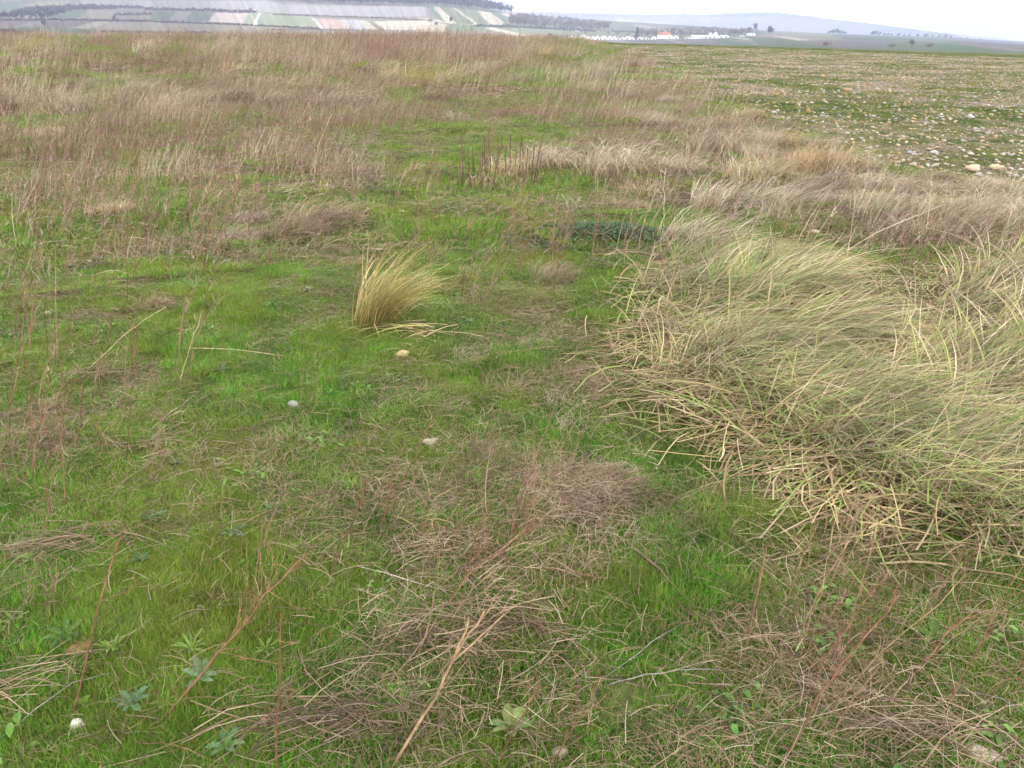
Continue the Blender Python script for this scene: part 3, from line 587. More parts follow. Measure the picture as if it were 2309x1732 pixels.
for a in [(905, 812, 46, (.55, .43, .24), 'tan oblong stone lying in turf just in front of the golden tuft', .55, .1, .35), (903, 483, 20, (.66, .58, .42), 'smooth cream oval stone on open turf behind the golden tuft', .5, 0, .4), (953, 470, 9, (.7, .68, .62), 'tiny white pebble beside the cream oval stone', .6, 0, .3),
          (661, 922, 30, (.33, .32, .28), 'pale grey rounded stone half sunk in the near turf', .9, .3, .35), (973, 1003, 46, (.52, .47, .37), 'flat pale stone half covered by turf and litter', .3, 0, .15), (495, 1052, 28, (.55, .50, .38), 'small flat pale stone in turf in front of the grey rounded stone', .35, .3, .2),
          (178, 1474, 50, (.33, .19, .09), 'rusty brown stone beside a leafy rosette near the lower left corner', .5, .3, .25), (175, 1642, 34, (.66, .63, .52), 'whitish stone at the foot of a rust coloured stalk', .9, 0, .3), (1262, 1706, 44, (.46, .40, .30), 'pale stone under litter at the bottom of the picture', .6, 0, .2), (2215, 1712, 60, (.50, .42, .31), 'pale tan stone beneath the straw bundle at the lower right corner', .5, 0, .2),
          (1837, 529, 20, (.56, .50, .28), 'yellowish stone just behind the windswept grass bank', .5, 0, .4), (1917, 360, 20, (.55, .40, .24), 'tan stone in turf close to the edge of the stony field', .5, 0, .4), (61, 722, 13, (.10, .11, .14), 'small dark blue grey stone beside a dry stalk at the left', .9, 0, .3), (108, 710, 20, (.45, .32, .26), 'pinkish stone beside the dark small one at the left', .4, 0, .2),
          (708, 803, 22, (.34, .26, .19), 'dull brown pebble at the end of the long pale straw', .5, 0, .3), (1823, 254, 11, (.42, .27, .12), 'upright orange stone on the rim of the stony field', 1.2, 0, .6), (2055, 348, 17, (.42, .42, .45), 'bluish grey stone on the rim of the stony field', .6, 0, .4), (2187, 351, 14, (.5, .47, .42), 'white stone lying between the grey one and the field corner', .5, 0, .4), (2190, 388, 28, (.62, .48, .34), 'large tan stone at the near rim of the stony field', .6, 0, .4), (2245, 384, 26, (.60, .46, .30), 'large tan stone beside its twin at the field rim', .6, 0, .4), (2205, 400, 16, (.5, .48, .43), 'white stone in front of the two large tan stones', .5, 0, .4), (2106, 347, 20, (.5, .48, .43), 'flat white stone near the grey one on the field rim', .4, 0, .3), (1745, 256, 12, (.45, .46, .48), 'small grey stone where the turf meets the field', .6, 0, .4), (1909, 207, 15, (.42, .29, .14), 'big orange stone out in the middle of the stony field', .6, 0, .4), (1855, 174, 9, (.58, .40, .2), 'dark orange stone far out in the field', .6, 0, .4), (2188, 267, 15, (.5, .47, .42), 'knobbly white stone in the middle of the field stones', .9, 0, .4)]: stone(*a)

crop = [tmesh('crop_sprouts', grass_tile(.7, 420, .012, .032, .005, 600+i, yel=.06, lean=1.2), M_grass) for i in range(4)]
cropf = [tmesh('crop_sprouts', grass_tile(2., 1000, .02, .045, .012, 620+i, npt=3, yel=.06, lean=1.2), M_grass) for i in range(3)]
for me_ in crop+cropf:
    a = me_.color_attributes['col']; c = np.empty(len(a.data)*4, np.float32); a.data.foreach_get('color', c); c = c.reshape(-1, 4); c[:, :3] = c[:, :3]*np.array([.66, .50, .8]); a.data.foreach_set('color', c.ravel())
P_, R_, S_, I_ = [], [], [], []
for n, r0, r1, v0, nv, dn in ((5000, 6, 24, 0, 4, .9), (3400, 23, 96, 4, 3, .62)):
    x, y, z, r, px, py = sample(n, r0, r1, 37, 3); q = isfield(x, y, 10) & (rng.uniform(0, 1, n) < dn*np.where(r < 20, .5, 1)*(.5+.5*sstep(.3, .6, fbm(x*1.1, y*1.1, 95)))); x, y, z = x[q], y[q], z[q]; k = len(x)
    P_.append(np.stack([x, y, z], -1)); R_.append(np.stack([0*x, 0*x, rng.uniform(0, 6.3, k)], -1)); S_.append(np.repeat(rng.uniform(.7, 1.2, (k, 1)), 3, 1)); I_.append(rng.integers(v0, v0+nv, k))
gn_scatter('young_crop', *[np.concatenate(q) for q in (P_, R_, S_, I_)], crop+cropf, 'sparse dark green sprouts of winter grain between the field stones', 'young crop')

# ------------------------------------------------------------------ standing brown weeds
def weed_parts(seed, ns, h0, h1, wd, spread, tw, lean=.18, twl=.14, tone=0):
    g = np.random.default_rng(seed); P, W, C = [], [], []; P2, W2, C2 = [], [], []
    pal = np.array([[[.24, .135, .085], [.29, .18, .125], [.13, .078, .055], [.33, .24, .18]], [[.38, .30, .21], [.46, .37, .26], [.30, .225, .16], [.52, .43, .32]]])[int(tone)]
    for i in range(ns):
        a = g.uniform(0, 6.28); rr = spread*math.sqrt(g.uniform()); b = np.array([rr*math.cos(a), rr*math.sin(a), -.01]); h = g.uniform(h0, h1)
        d = np.array([g.normal(lean, .16), g.normal(.05, .14), 1]); t = np.linspace(0, 1, 5)[:, None]; cv = g.normal(0, .06, 3)*h; cv[2] = 0
        p = b+d*h*t+cv*np.sin(t*3.14)+np.array([.10*h, 0, -.03*h])*t**2; P.append(p); W.append(wd*(1.3-.9*t[:, 0])); c = pal[g.integers(0, 4)]*g.uniform(.8, 1.15); C.append(c)
        for k in range(tw):
            u = g.uniform(.3, 1); o = p[0]+(p[-1]-p[0])*u+cv*math.sin(u*3.14); a = g.uniform(0, 6.28); L_ = twl*g.uniform(.4, 1.2)*(1.25-.6*u)*h
            e = np.array([math.cos(a)*.6+.25, math.sin(a)*.6, g.uniform(.5, 1.1)]); tt = np.linspace(0, 1, 3)[:, None]
            P2.append(o+e*L_*tt+np.array([.05, 0, -.1])*L_*tt**2); W2.append(wd*.6*(1.1-.4*tt[:, 0])); C2.append(pal[g.integers(0, 4)]*g.uniform(.85, 1.25))
    def mk(P, W, C, n): V, F = ribbons(np.array(P), np.array(W)); return V, F, np.repeat(np.array(C), n*2, 0)
    return mk(P, W, C, 5), mk(P2, W2, C2, 3)
def join2(a, b): return np.concatenate([a[0], b[0]]), np.concatenate([a[1], b[1]+len(a[0])]), np.concatenate([a[2], b[2]])
WN = [weed_parts(700+i, 4, .35, .66, .0048, .10, 18, tone=0) for i in range(5)]
WN = [(tmesh('stems', a, M_weed), tmesh('twigs', b, M_weed)) for a, b in WN]
WM = [tmesh('weed', join2(*weed_parts(720+i, 14, .16, .5, .0044, .42, 12, .2, tone=i in (2, 5))), M_weed) for i in range(6)]
WF = [tmesh('weed', join2(*weed_parts(740+i, 28, .35, .74, .0095, .9, 10, .2, tone=i % 3 == 2)), M_weed) for i in range(6)]
def widx(x, y, base, n, seed):
    'patches of one kind of weed rather than an even mix'
    f = fbm(x*.3, y*.3, seed, 3)+rng.normal(0, .07, len(x)); k = np.clip(((f-.28)/.44*n).astype(int), 0, n-1); return base+k
WT = [tmesh('weed', join2(*weed_parts(760+i, 18, .8, 1.5, .010, 1.1, 16, .17, tone=i == 3)), M_weed) for i in range(4)]
WD = [(600, 130, 900, 60, 1.), (150, 200, 380, 60, .9), (120, 300, 290, 90, .75), (420, 250, 250, 60, .75), (650, 330, 130, 90, .9), (900, 280, 150, 40, .4), (1400, 300, 120, 50, .5), (950, 400, 120, 40, .15), (280, 480, 380, 110, .3), (1050, 560, 300, 70, .2), (500, 300, 500, 60, .4), (700, 220, 600, 50, .6), (1310, 145, 170, 50, 1.), (1420, 200, 150, 40, .8), (620, 230, 200, 40, .55), (1100, 250, 240, 55, .5), (1000, 190, 330, 40, .7), (1300, 190, 180, 60, .7), (1480, 240, 140, 50, .5), (300, 420, 180, 30, .35), (740, 400, 60, 30, .5),
      (1230, 510, 130, 60, .12), (1600, 330, 120, 60, .3), (1150, 290, 150, 40, .3), (60, 800, 70, 120, .3), (200, 1000, 180, 60, .3), (1900, 430, 150, 60, .2), (2150, 560, 90, 50, .3), (1850, 1500, 250, 150, .35), (880, 1060, 120, 60, .5), (1050, 1180, 180, 80, .4), (60, 1250, 120, 220, .45), (150, 900, 200, 150, .35), (1300, 1500, 300, 120, .25), (1500, 1050, 120, 60, .3), (800, 950, 150, 60, .3)]
n = 3000; x, y, z, r, px, py = sample(n, 1.6, 15); d = ell(px, py, WD); q = ~isfield(x, y) & ~inpoly(px, py, BANK) & (rng.uniform(0, 1, n) < np.maximum(d, .05)*(.3+1.3*sstep(.4, .62, fbm(x*1.1, y*1.1, 99)))); x, y, z, r = x[q], y[q], z[q], r[q]
o_ = np.argsort(r)[:300]; protoN = None
for i in o_:
    v = rng.integers(0, 5); e = empty('dry_weed', (x[i], y[i], z[i]), rng.normal(0, .35), label='thin leafless brown weed with wispy side twigs standing in the turf', cat='dry weed', group='leafless brown weeds in the turf')
    s = rng.uniform(.5, 1.0)*(.85 if r[i] < 4 else 1); e.scale = (s, s, s*rng.uniform(.8, 1.15)); ob('stem', WN[v][0], e); ob('crown', WN[v][1], e)
P_, R_, S_, I_ = [], [], [], []
for n, r0, r1, v0, nv in ((6500, 6, 24, 0, 6), (4200, 22, 97, 6, 6)):
    x, y, z, r, px, py = sample(n, r0, r1); d = np.maximum(ell(px, py, WD), np.where(r > 22, .85, .10)); q = ~isfield(x, y, 10) & ~((np.abs(px-1130) < 130) & (py > 300) & (py < 500)) & (rng.uniform(0, 1, n) < d*(.2+1.3*sstep(.36, .6, fbm(x*.6, y*.6, 98)))); x, y, z, r = x[q], y[q], z[q], r[q]; k = len(x)
    P_.append(np.stack([x, y, z], -1)); R_.append(np.stack([0*x, 0*x, rng.normal(0, .4, k)], -1)); s = rng.uniform(.7, 1.2, k)*(.5+.9*fbm(x*.35, y*.35, 91, 3))*(1-.08*sstep(-1, 4, np.degrees(np.arctan2(x, y)))*(r > 20)); S_.append(np.stack([s, s, s*rng.uniform(.7, 1.1, k)], -1)); I_.append(widx(x, y, v0, nv, 33))
n = 2400; x, y, z, r, px, py = sample(n, 22, 64, 5, -26); az = np.degrees(np.arctan2(x, y)); fade = sstep(-25, -11, az+4*fbm(x*.1, y*.1, 96))*sstep(5, -3, az)*sstep(22, 34, r); q = ~isfield(x, y) & (rng.uniform(0, 1, n) < .7*fade*sstep(.3, .55, fbm(x*.25, y*.25, 97))); fade = fade[q]; x, y, z = x[q], y[q], z[q]; k = len(x)
P_.append(np.stack([x, y, z], -1)); R_.append(np.stack([0*x, 0*x, rng.normal(0, .4, k)], -1)); az = np.degrees(np.arctan2(x, y)); s = rng.uniform(.55, 1.05, k)*(.25+1.15*fbm(x*.22, y*.22, 92, 3))*(.5+.5*fade); S_.append(np.stack([s, s, s], -1)); I_.append(rng.integers(12, 16, k))
gn_scatter('weed_thicket', *[np.concatenate(q) for q in (P_, R_, S_, I_)], WM+WF+WT, 'dense pinkish brown thicket of dead weeds filling the far meadow', 'dead weeds')

# ------------------------------------------------------------------ single stalks, twigs and sticks traced one by one
CL = {'rust': (.19, .095, .055), 'tan': (.30, .20, .11), 'straw': (.56, .45, .24), 'dark': (.12, .07, .05), 'grey': (.21, .185, .165), 'brown': (.22, .13, .085), 'pale': (.52, .44, .33)}
def stalk(pts, rmm, col, label, lie=False, dy=0., tw=0, name='dry_stalk', parent=None, forks=(), wob=1.):
    g = np.random.default_rng(int(pts[0][0]*13+pts[0][1])); b = G(*pts[0]); rmm *= (1.2 if pts[0][1] < 650 else .75); tw = int(tw*1.7)
    if lie: P = np.array([G(*p)+[0, 0, .018+rmm*.001+.02*math.sin(3.14*i/(len(pts)-1))] for i, p in enumerate(pts)])
    else: 
        n = len(pts)-1; P = np.array([b-[0, 0, .015]]+[atdepth(p[0], p[1], b[1]+dy*(i+1)/n) for i, p in enumerate(pts[1:])]); P[1:, 2] = np.maximum(P[1:, 2], zg(P[1:, 0], P[1:, 1])+.02)
    m_ = 5 if len(pts) == 2 else 3; t = np.linspace(0, len(pts)-1, m_*(len(pts)-1)+1); Q = np.stack([np.interp(t, np.arange(len(pts)), P[:, k]) for k in range(3)], -1)
    if len(pts) > 2: Q[1:-1] = (Q[:-2]+2*Q[1:-1]+Q[2:])/4
    ln = np.linalg.norm(Q[-1]-Q[0]); Q[1:-1] += g.normal(0, .008*ln*wob, (len(Q)-2, 3))*[1, 1, .3]
    rr = rmm*.001*np.linspace(1.1, .6, len(Q)); paths, rads = [Q], [rr]
    for k in range(tw):
        u = g.uniform(.3, .98); j = u*(len(Q)-1); o = Q[int(j)]*(1-j % 1)+Q[min(int(j)+1, len(Q)-1)]*(j % 1); ax = (Q[-1]-Q[0])/ln; e = ax*g.uniform(.5, 1)+g.normal(0, .45, 3); L_ = g.uniform(.03, .13)*min(1, ln*1.6)
        tt = np.linspace(0, 1, 4)[:, None]; paths.append(o+e*L_*tt+g.normal(0, .006, (4, 3))*tt); rads.append(np.linspace(.7, .4, 4)*min(rmm*.4, 1.2)*.001)
        for s_ in range(2): 
            o2 = o+e*L_*g.uniform(.4, .9); e2 = e+g.normal(0, .5, 3); paths.append(np.array([o2, o2+e2*L_*.5])); rads.append(np.array([.5, .35])*min(rmm*.4, 1.2)*.001)
    c = np.array(CL[col]); V, F = tubes(paths, rads, 6 if rmm > 2.5 else 4)
    hgt = np.clip((V[:, 2]-V[:, 2].min())/(np.ptp(V[:, 2])+1e-6), 0, 1)[:, None]; C = c*(.8+.35*hgt)*(1+.9*(vnoise(V[:, 0]*55+V[:, 1]*40, V[:, 2]*30, 3)-.5))[:, None]
    if parent is not None: return ob('stem', mesh('stem', V-np.array(parent.location), F, M_stem, C, True), parent)
    cat = 'stick' if name == 'stick' else 'dry stalk'
    if tw or forks:
        e = empty(name, b, label=label, cat=cat); nmain = len(tubes([Q], [rr], 6 if rmm > 2.5 else 4)[0]); fm = F[(F < nmain).all(1)]; ft = F[(F >= nmain).all(1)]-nmain
        ob('stem', mesh('stem', V[:nmain]-b, fm, M_stem, C[:nmain], True), e)
        if len(ft): ob('sprays', mesh('sprays', V[nmain:]-b, ft, M_stem, C[nmain:]*1.15, True), e)
        for f in forks:
            q0 = Q[-1] if f[0] is None else Q[min(int(f[0]*(len(Q)-1)), len(Q)-1)]; q1 = atdepth(f[1], f[2], q0[1]+.02); pth = np.linspace(q0, q1, 4); pth[1:3] += g.normal(0, .004, (2, 3)); v2, f2 = tubes([pth], [np.linspace(.8, .5, 4)*rmm*.001], 5)
            ob('branch', mesh('branch', v2-b, f2, M_stem, np.ones((len(v2), 3))*c*1.2, True), e)
        return e
    return ob(name, mesh(name, V-b, F, M_stem, C, True), None, b, label=label, cat=cat)
ST = [
 dict(pts=[(870, 1745), (985, 1560), (1040, 1460), (1092, 1378)], rmm=5, col='tan', tw=6, forks=[(.66, 1137, 1386), (.66, 1058, 1392)], dy=.25, label='thick tan stalk with forked broken top rising from the bottom edge'),
 dict(pts=[(342, 1634), (500, 1475), (600, 1335), (690, 1250)], rmm=4, col='rust', tw=16, dy=.3, label='long rust coloured stalk leaning right with a wispy frayed top'),
 dict(pts=[(155, 1620), (215, 1400), (284, 1175)], rmm=3.4, col='rust', tw=2, dy=.1, label='slim rust stalk rising from the whitish stone'),
 dict(pts=[(622, 1740), (633, 1383)], rmm=3.8, col='rust', tw=4, label='straight rust stalk with a cut white tip at the bottom'),
 dict(pts=[(734, 1314), (795, 1172), (840, 1060)], rmm=2.6, col='rust', tw=8, label='dark rust stalk left of the near litter clump'),
 dict(pts=[(488, 1731), (400, 1706), (311, 1689)], rmm=3, col='rust', lie=True, label='rust stem lying along the bottom edge'),
 dict(pts=[(-10, 1690), (90, 1625), (170, 1560), (268, 1530)], rmm=2.4, col='grey', lie=True, label='curved grey stem lying in the lower left corner'),
 dict(pts=[(510, 1224), (580, 1185), (651, 1144)], rmm=3, col='brown', lie=True, label='stub of a brown stem lying beside thistle leaves'),
 dict(pts=[(72, 1275), (100, 1190), (118, 1120)], rmm=2.2, col='brown', tw=6, label='thin brown twiggy stalk near the left edge'),
 dict(pts=[(930, 1524), (960, 1430), (987, 1296)], rmm=2.6, col='tan', tw=3, dy=.1, label='thin tan stalk standing left of the forked thick stalk'),
 dict(pts=[(967, 1420), (1060, 1290), (1150, 1220), (1228, 1150)], rmm=3.2, col='rust', tw=14, dy=.35, label='rust stalk leaning far right with many seeded twigs'),
 dict(pts=[(980, 1410), (1100, 1290), (1240, 1210)], rmm=2.2, col='tan', tw=8, dy=.3, label='thinner tan stalk leaning right beneath the seeded one'),
 dict(pts=[(1040, 1315), (1065, 1230), (1105, 1132)], rmm=2.4, col='rust', tw=6, label='short rust stalk crossing behind the seeded one'),
 dict(pts=[(1400, 1225), (1456, 1284), (1500, 1325), (1552, 1372)], rmm=7, col='dark', lie=True, name='stick', label='dark thick stick lying on green turf'),
 dict(pts=[(1180, 1293), (1290, 1308), (1401, 1331)], rmm=2.8, col='rust', lie=True, label='orange brown stem lying across turf by the small burrow'),
 dict(pts=[(810, 1289), (900, 1325), (1039, 1350)], rmm=2.6, col='pale', lie=True, label='pale stem lying left of the fanned twigs'),
 dict(pts=[(1545, 1412), (1470, 1470), (1365, 1538)], rmm=2, col='grey', lie=True, label='long thin grey stem lying in an arc on turf'),
 dict(pts=[(1365, 1560), (1450, 1545), (1560, 1530), (1680, 1528)], rmm=2.6, col='grey', lie=True, label='grey curved stem lying below the arc'),
 dict(pts=[(1081, 1480), (1099, 1392)], rmm=2, col='dark', label='short near black stalk beside the forked thick one'),
 dict(pts=[(1115, 1735), (1160, 1640), (1222, 1545)], rmm=3, col='rust', tw=6, label='rust stalk rising from the dock leaves'),
 dict(pts=[(1236, 1735), (1290, 1640), (1375, 1560)], rmm=2.8, col='rust', tw=6, label='rust stalk at the bottom edge right of the dock leaves'),
 dict(pts=[(1679, 1470), (1705, 1340), (1731, 1224)], rmm=4.4, col='brown', label='stout dark brown stalk snapped off at the top'),
 dict(pts=[(1748, 1735), (1850, 1570), (1925, 1465), (2030, 1335)], rmm=4.2, col='rust', tw=12, dy=.3, label='longest rust stalk leaning right from the bottom edge'),
 dict(pts=[(1824, 1550), (1900, 1420), (2010, 1285)], rmm=3, col='rust', tw=9, dy=.2, label='rust stalk leaning parallel behind the longest one'),
 dict(pts=[(2022, 1568), (2110, 1460), (2194, 1380)], rmm=3.4, col='rust', tw=6, dy=.2, label='rust stalk leaning right on bright turf at the right'),
 dict(pts=[(1780, 1492), (1840, 1350), (1912, 1222)], rmm=3, col='tan', tw=6, dy=.1, label='orange tan stalk right of the stout snapped one'),
 dict(pts=[(1762, 1384), (1795, 1290), (1835, 1205)], rmm=2.4, col='tan', tw=10, label='thin twiggy tan stalk behind the stout snapped one'),
 dict(pts=[(2088, 1387), (2150, 1290), (2200, 1180)], rmm=2.2, col='brown', tw=4, label='dark thin stalk at the right below the grass bank'),
 dict(pts=[(2106, 1373), (2180, 1270), (2222, 1195)], rmm=2, col='brown', tw=3, label='dark thin stalk crossing its twin below the bank'),
 dict(pts=[(1853, 1709), (1905, 1600), (1985, 1500)], rmm=2.6, col='brown', tw=7, dy=.1, label='brown stalk right of the longest rust one'),
 dict(pts=[(2040, 1540), (2100, 1480), (2170, 1420), (2240, 1370)], rmm=2, col='tan', tw=8, dy=.2, label='faint tan stalk in the lower right'),
 dict(pts=[(128, 842), (128, 740), (124, 600), (128, 530), (142, 513), (156, 520), (168, 536)], rmm=3.2, col='tan', wob=.2, label='tan stalk hooked over at the top like a crook'),
 dict(pts=[(74, 752), (78, 640), (86, 520), (92, 450)], rmm=2.6, col='brown', tw=12, label='brown stalk with twiggy top left of the crook'),
 dict(pts=[(63, 866), (45, 760), (40, 690)], rmm=2.4, col='rust', tw=3, label='rust stalk leaning left in front of the crook'),
 dict(pts=[(16, 1008), (30, 860), (52, 722)], rmm=2.6, col='rust', tw=3, label='tall rust stalk at the left edge'),
 dict(pts=[(69, 1022), (71, 900)], rmm=2.6, col='brown', label='cut off brown stalk at the left edge'),
 dict(pts=[(80, 1018), (100, 905)], rmm=2, col='rust', tw=2, label='rust stalk beside the cut off brown one'),
 dict(pts=[(116, 1044), (104, 960), (99, 900)], rmm=2.6, col='rust', tw=2, label='short rust stalk third from the left edge'),
 dict(pts=[(228, 1026), (222, 980), (214, 932)], rmm=2.6, col='rust', tw=1, label='rust stub standing left of the grey crossed sticks'),
 dict(pts=[(251, 1040), (236, 990), (219, 946)], rmm=2.2, col='tan', label='tan stub leaning against the rust stub'),
 dict(pts=[(666, 986), (680, 890), (687, 810)], rmm=1.8, col='brown', tw=3, label='thin brown stalk beside the pale grey stone'),
 dict(pts=[(403, 870), (422, 800), (438, 752), (456, 700)], rmm=2, col='straw', tw=1, label='thin straw stalk standing across the long pale straw'),
 dict(pts=[(184, 842), (270, 760), (320, 725), (375, 692)], rmm=2, col='straw', dy=.3, label='long thin straw leaning far right by the crook'),
 dict(pts=[(311, 800), (420, 798), (530, 803), (620, 813), (690, 818)], rmm=2.8, col='straw', lie=True, wob=.2, label='long pale straw lying level across the turf'),
 dict(pts=[(217, 722), (245, 650), (280, 545)], rmm=2.4, col='tan', tw=5, label='tan stalk leaning right with a frayed top'),
 dict(pts=[(193, 718), (215, 660), (240, 604)], rmm=2, col='brown', tw=2, label='brown stalk beside the frayed tan one'),
 dict(pts=[(300, 697), (305, 620), (312, 540)], rmm=2, col='tan', tw=8, label='twiggy tan stalk right of the frayed one'),
 dict(pts=[(506, 562), (510, 490), (512, 440)], rmm=1.8, col='brown', tw=5, label='solitary brown stalk by the small curled tuft'),
 dict(pts=[(148, 718), (150, 640), (153, 562)], rmm=1.8, col='brown', tw=5, label='thin brown stalk right of the crook'),
 dict(pts=[(278, 817), (273, 764)], rmm=2, col='brown', label='short brown stub left of the long pale straw'),
 dict(pts=[(457, 824), (463, 756)], rmm=1.6, col='rust', label='short rust stub crossing the long pale straw'),
 dict(pts=[(137, 1076), (139, 980), (139, 890)], rmm=1.8, col='brown', tw=6, label='thin twiggy stalk in front of the left stalks'),
 dict(pts=[(255, 967), (275, 900), (288, 846)], rmm=1.8, col='tan', tw=3, label='tan stalk behind the rust stubs'),
 dict(pts=[(231, 705), (270, 716), (311, 728)], rmm=2.6, col='dark', lie=True, name='stick', label='dark stick lying behind the long pale straw'),
 dict(pts=[(87, 1012), (150, 965), (213, 934)], rmm=3, col='grey', lie=True, name='stick', label='grey stick lying between the left stalks'),
 dict(pts=[(336, 988), (390, 945), (439, 902)], rmm=2.2, col='pale', lie=True, name='stick', label='pale stick of a crossed pair on turf'),
 dict(pts=[(362, 938), (372, 957), (385, 976)], rmm=1.8, col='grey', lie=True, name='stick', label='short grey stick of the crossed pair'),
 dict(pts=[(708, 372), (722, 315), (748, 258)], rmm=4, col='straw', label='tall straw stalk rising alone among the mid meadow weeds'),
 dict(pts=[(1337, 597), (1343, 500), (1350, 380)], rmm=2.2, col='tan', tw=4, label='tall thin tan stalk left of the dark green herb'),
 dict(pts=[(1490, 597), (1493, 520), (1497, 440), (1500, 380)], rmm=2, col='pale', tw=3, label='tall thin pale stalk right of the dark green herb'),
 dict(pts=[(1040, 600), (1130, 550), (1206, 508)], rmm=4, col='grey', lie=True, name='stick', label='weathered grey stick lying behind the golden tuft'),
 dict(pts=[(1205, 640), (1195, 590), (1203, 545)], rmm=2.6, col='brown', tw=3, label='bent brown stalk left of the bank'),
 dict(pts=[(1090, 745), (1105, 770), (1175, 850), (1240, 920)], rmm=1.8, col='tan', dy=-.2, label='thin bent stem leaning in front of the bank'),
 dict(pts=[(1040, 828), (1120, 812), (1230, 796), (1390, 783)], rmm=2.6, col='tan', lie=True, label='long tan stem lying towards the grass bank'),
 dict(pts=[(1235, 870), (1222, 760), (1205, 660), (1192, 600)], rmm=1.6, col='grey', label='very thin tall grey stem between golden tuft and bank'),
 dict(pts=[(1265, 1100), (1310, 980), (1345, 890), (1372, 780)], rmm=2.6, col='brown', tw=4, dy=.1, label='dark brown stalk rising in front of the bank'),
 dict(pts=[(1320, 1020), (1390, 1075), (1460, 1088)], rmm=2.2, col='grey', lie=True, name='stick', label='crooked grey twig beside the tangled brown heap'),
 dict(pts=[(1790, 640), (1980, 520), (2130, 460)], rmm=2.2, col='pale', dy=.6, label='long pale stem arching right above the bank'),
 dict(pts=[(1600, 1190), (1550, 1250), (1545, 1330)], rmm=1.8, col='grey', lie=True, name='stick', label='thin crooked grey twig on bright turf'),
 dict(pts=[(1660, 1165), (1648, 1220), (1672, 1250)], rmm=1.8, col='grey', lie=True, name='stick', label='forked grey twig nearer the bank'),
 dict(pts=[(1240, 1440), (1330, 1250), (1290, 1150)], rmm=1.6, col='dark', lie=True, label='dark curved stem in the groove below the brown heap'),
 dict(pts=[(795, 870), (808, 900), (820, 922)], rmm=1.8, col='straw', lie=True, label='single bright straw lying right of the grey stone'),
 dict(pts=[(2160, 1570), (2250, 1600), (2330, 1640)], rmm=2.4, col='grey', lie=True, label='grey stem lying at the right edge'),
 dict(pts=[(1625, 480), (1690, 370), (1740, 300), (1755, 250)], rmm=2.6, col='grey', tw=10, dy=.3, label='tall branching grey stalk against the stony field'),
 dict(pts=[(1640, 500), (1760, 430), (1850, 395), (1930, 385)], rmm=3, col='grey', tw=8, dy=.3, label='grey branched stalk leaning over the rusty tussock'),
]
for a in ST: stalk(**a)

# the clump of dark upright stems
pc = G(1130, 420); e = empty('dead_weed_clump', pc, label='clump of dark upright leafless stems in the middle of the meadow', cat='dead plant')
for b, t, k in [((1043, 424), (1042, 300), 3), ((1062, 431), (1057, 365), 3.4), ((1085, 430), (1088, 395), 2.6), ((1068, 404), (1066, 325), 2.2), ((1073, 406), (1068, 345), 2.2), ((1094, 402), (1091, 305), 2.6), ((1105, 402), (1102, 310), 2.8), ((1110, 433), (1134, 308), 3), ((1122, 402), (1123, 308), 2.6), ((1139, 406), (1139, 340), 2.6), ((1149, 404), (1152, 302), 2.8), ((1158, 404), (1164, 322), 2.4), ((1168, 406), (1175, 312), 3), ((1198, 416), (1206, 320), 2.8), ((1201, 424), (1225, 305), 2.8), ((1180, 416), (1178, 365), 2.2), ((1038, 405), (1038, 370), 2), ((1130, 415), (1113, 350), 2), ((1204, 424), (1222, 345), 2.2), ((1190, 410), (1196, 340), 2)]:
    stalk([b, ((b[0]+t[0])/2+random.uniform(-2, 2), (b[1]+t[1])/2), t], k*2.3, 'dark', '', tw=2, parent=e)

for i in range(16):
    a, b = random.uniform(1035, 1225), random.uniform(396, 428); stalk([(a, b), (a+random.uniform(-6, 16), b-random.uniform(35, 105))], random.uniform(3, 5), random.choice(['dark', 'brown', 'brown']), '', tw=5, parent=e)
ob('dead_leaves', tussock_mesh(95, 260, .42, .08, .24, .008, (1, .2), 1.0, .02, 'brown', .9, curl=.3, kink=.3, npt=6), e)
# thin upright stalks standing in loose groups
def stalk_group(n, x0, x1, y0, y1, h, lean, label, group, rm=(1.6, 2.6)):
    for i in range(n):
        a, b = random.uniform(x0, x1), random.uniform(y0, y1); k = (b-70)/700; hh = h*k*random.uniform(.5, 1.2); ln_ = lean*hh+random.gauss(0, .12)*hh
        o = stalk([(a, b), (a+ln_*.45+random.gauss(0, 2), b-hh*.5), (a+ln_, b-hh)], random.uniform(*rm), random.choice(['rust', 'rust', 'brown', 'tan']), label, tw=random.choice([0, 2, 5]), dy=.1*lean); o['group'] = group
stalk_group(22, 5, 330, 700, 1080, 190, .1, 'thin rust brown stalk in the loose stand near the left edge', 'thin stalks near the left edge')
stalk_group(16, 1700, 2290, 1380, 1720, 170, .55, 'thin rust brown stalk leaning right in the stand at the lower right', 'thin stalks at the lower right')
stalk_group(14, 960, 1260, 560, 700, 170, .15, 'thin brown stalk between the golden tuft and the grass bank', 'thin stalks before the grass bank', (2, 3))
stalk_group(12, 700, 1250, 1010, 1330, 130, .3, 'thin brown stalk standing in the litter in the centre', 'thin stalks in the central litter')
stalk_group(14, 20, 640, 430, 640, 230, .1, 'thin brown stalk in the green mid meadow at the left', 'thin stalks of the left mid meadow', (2.4, 3.6))

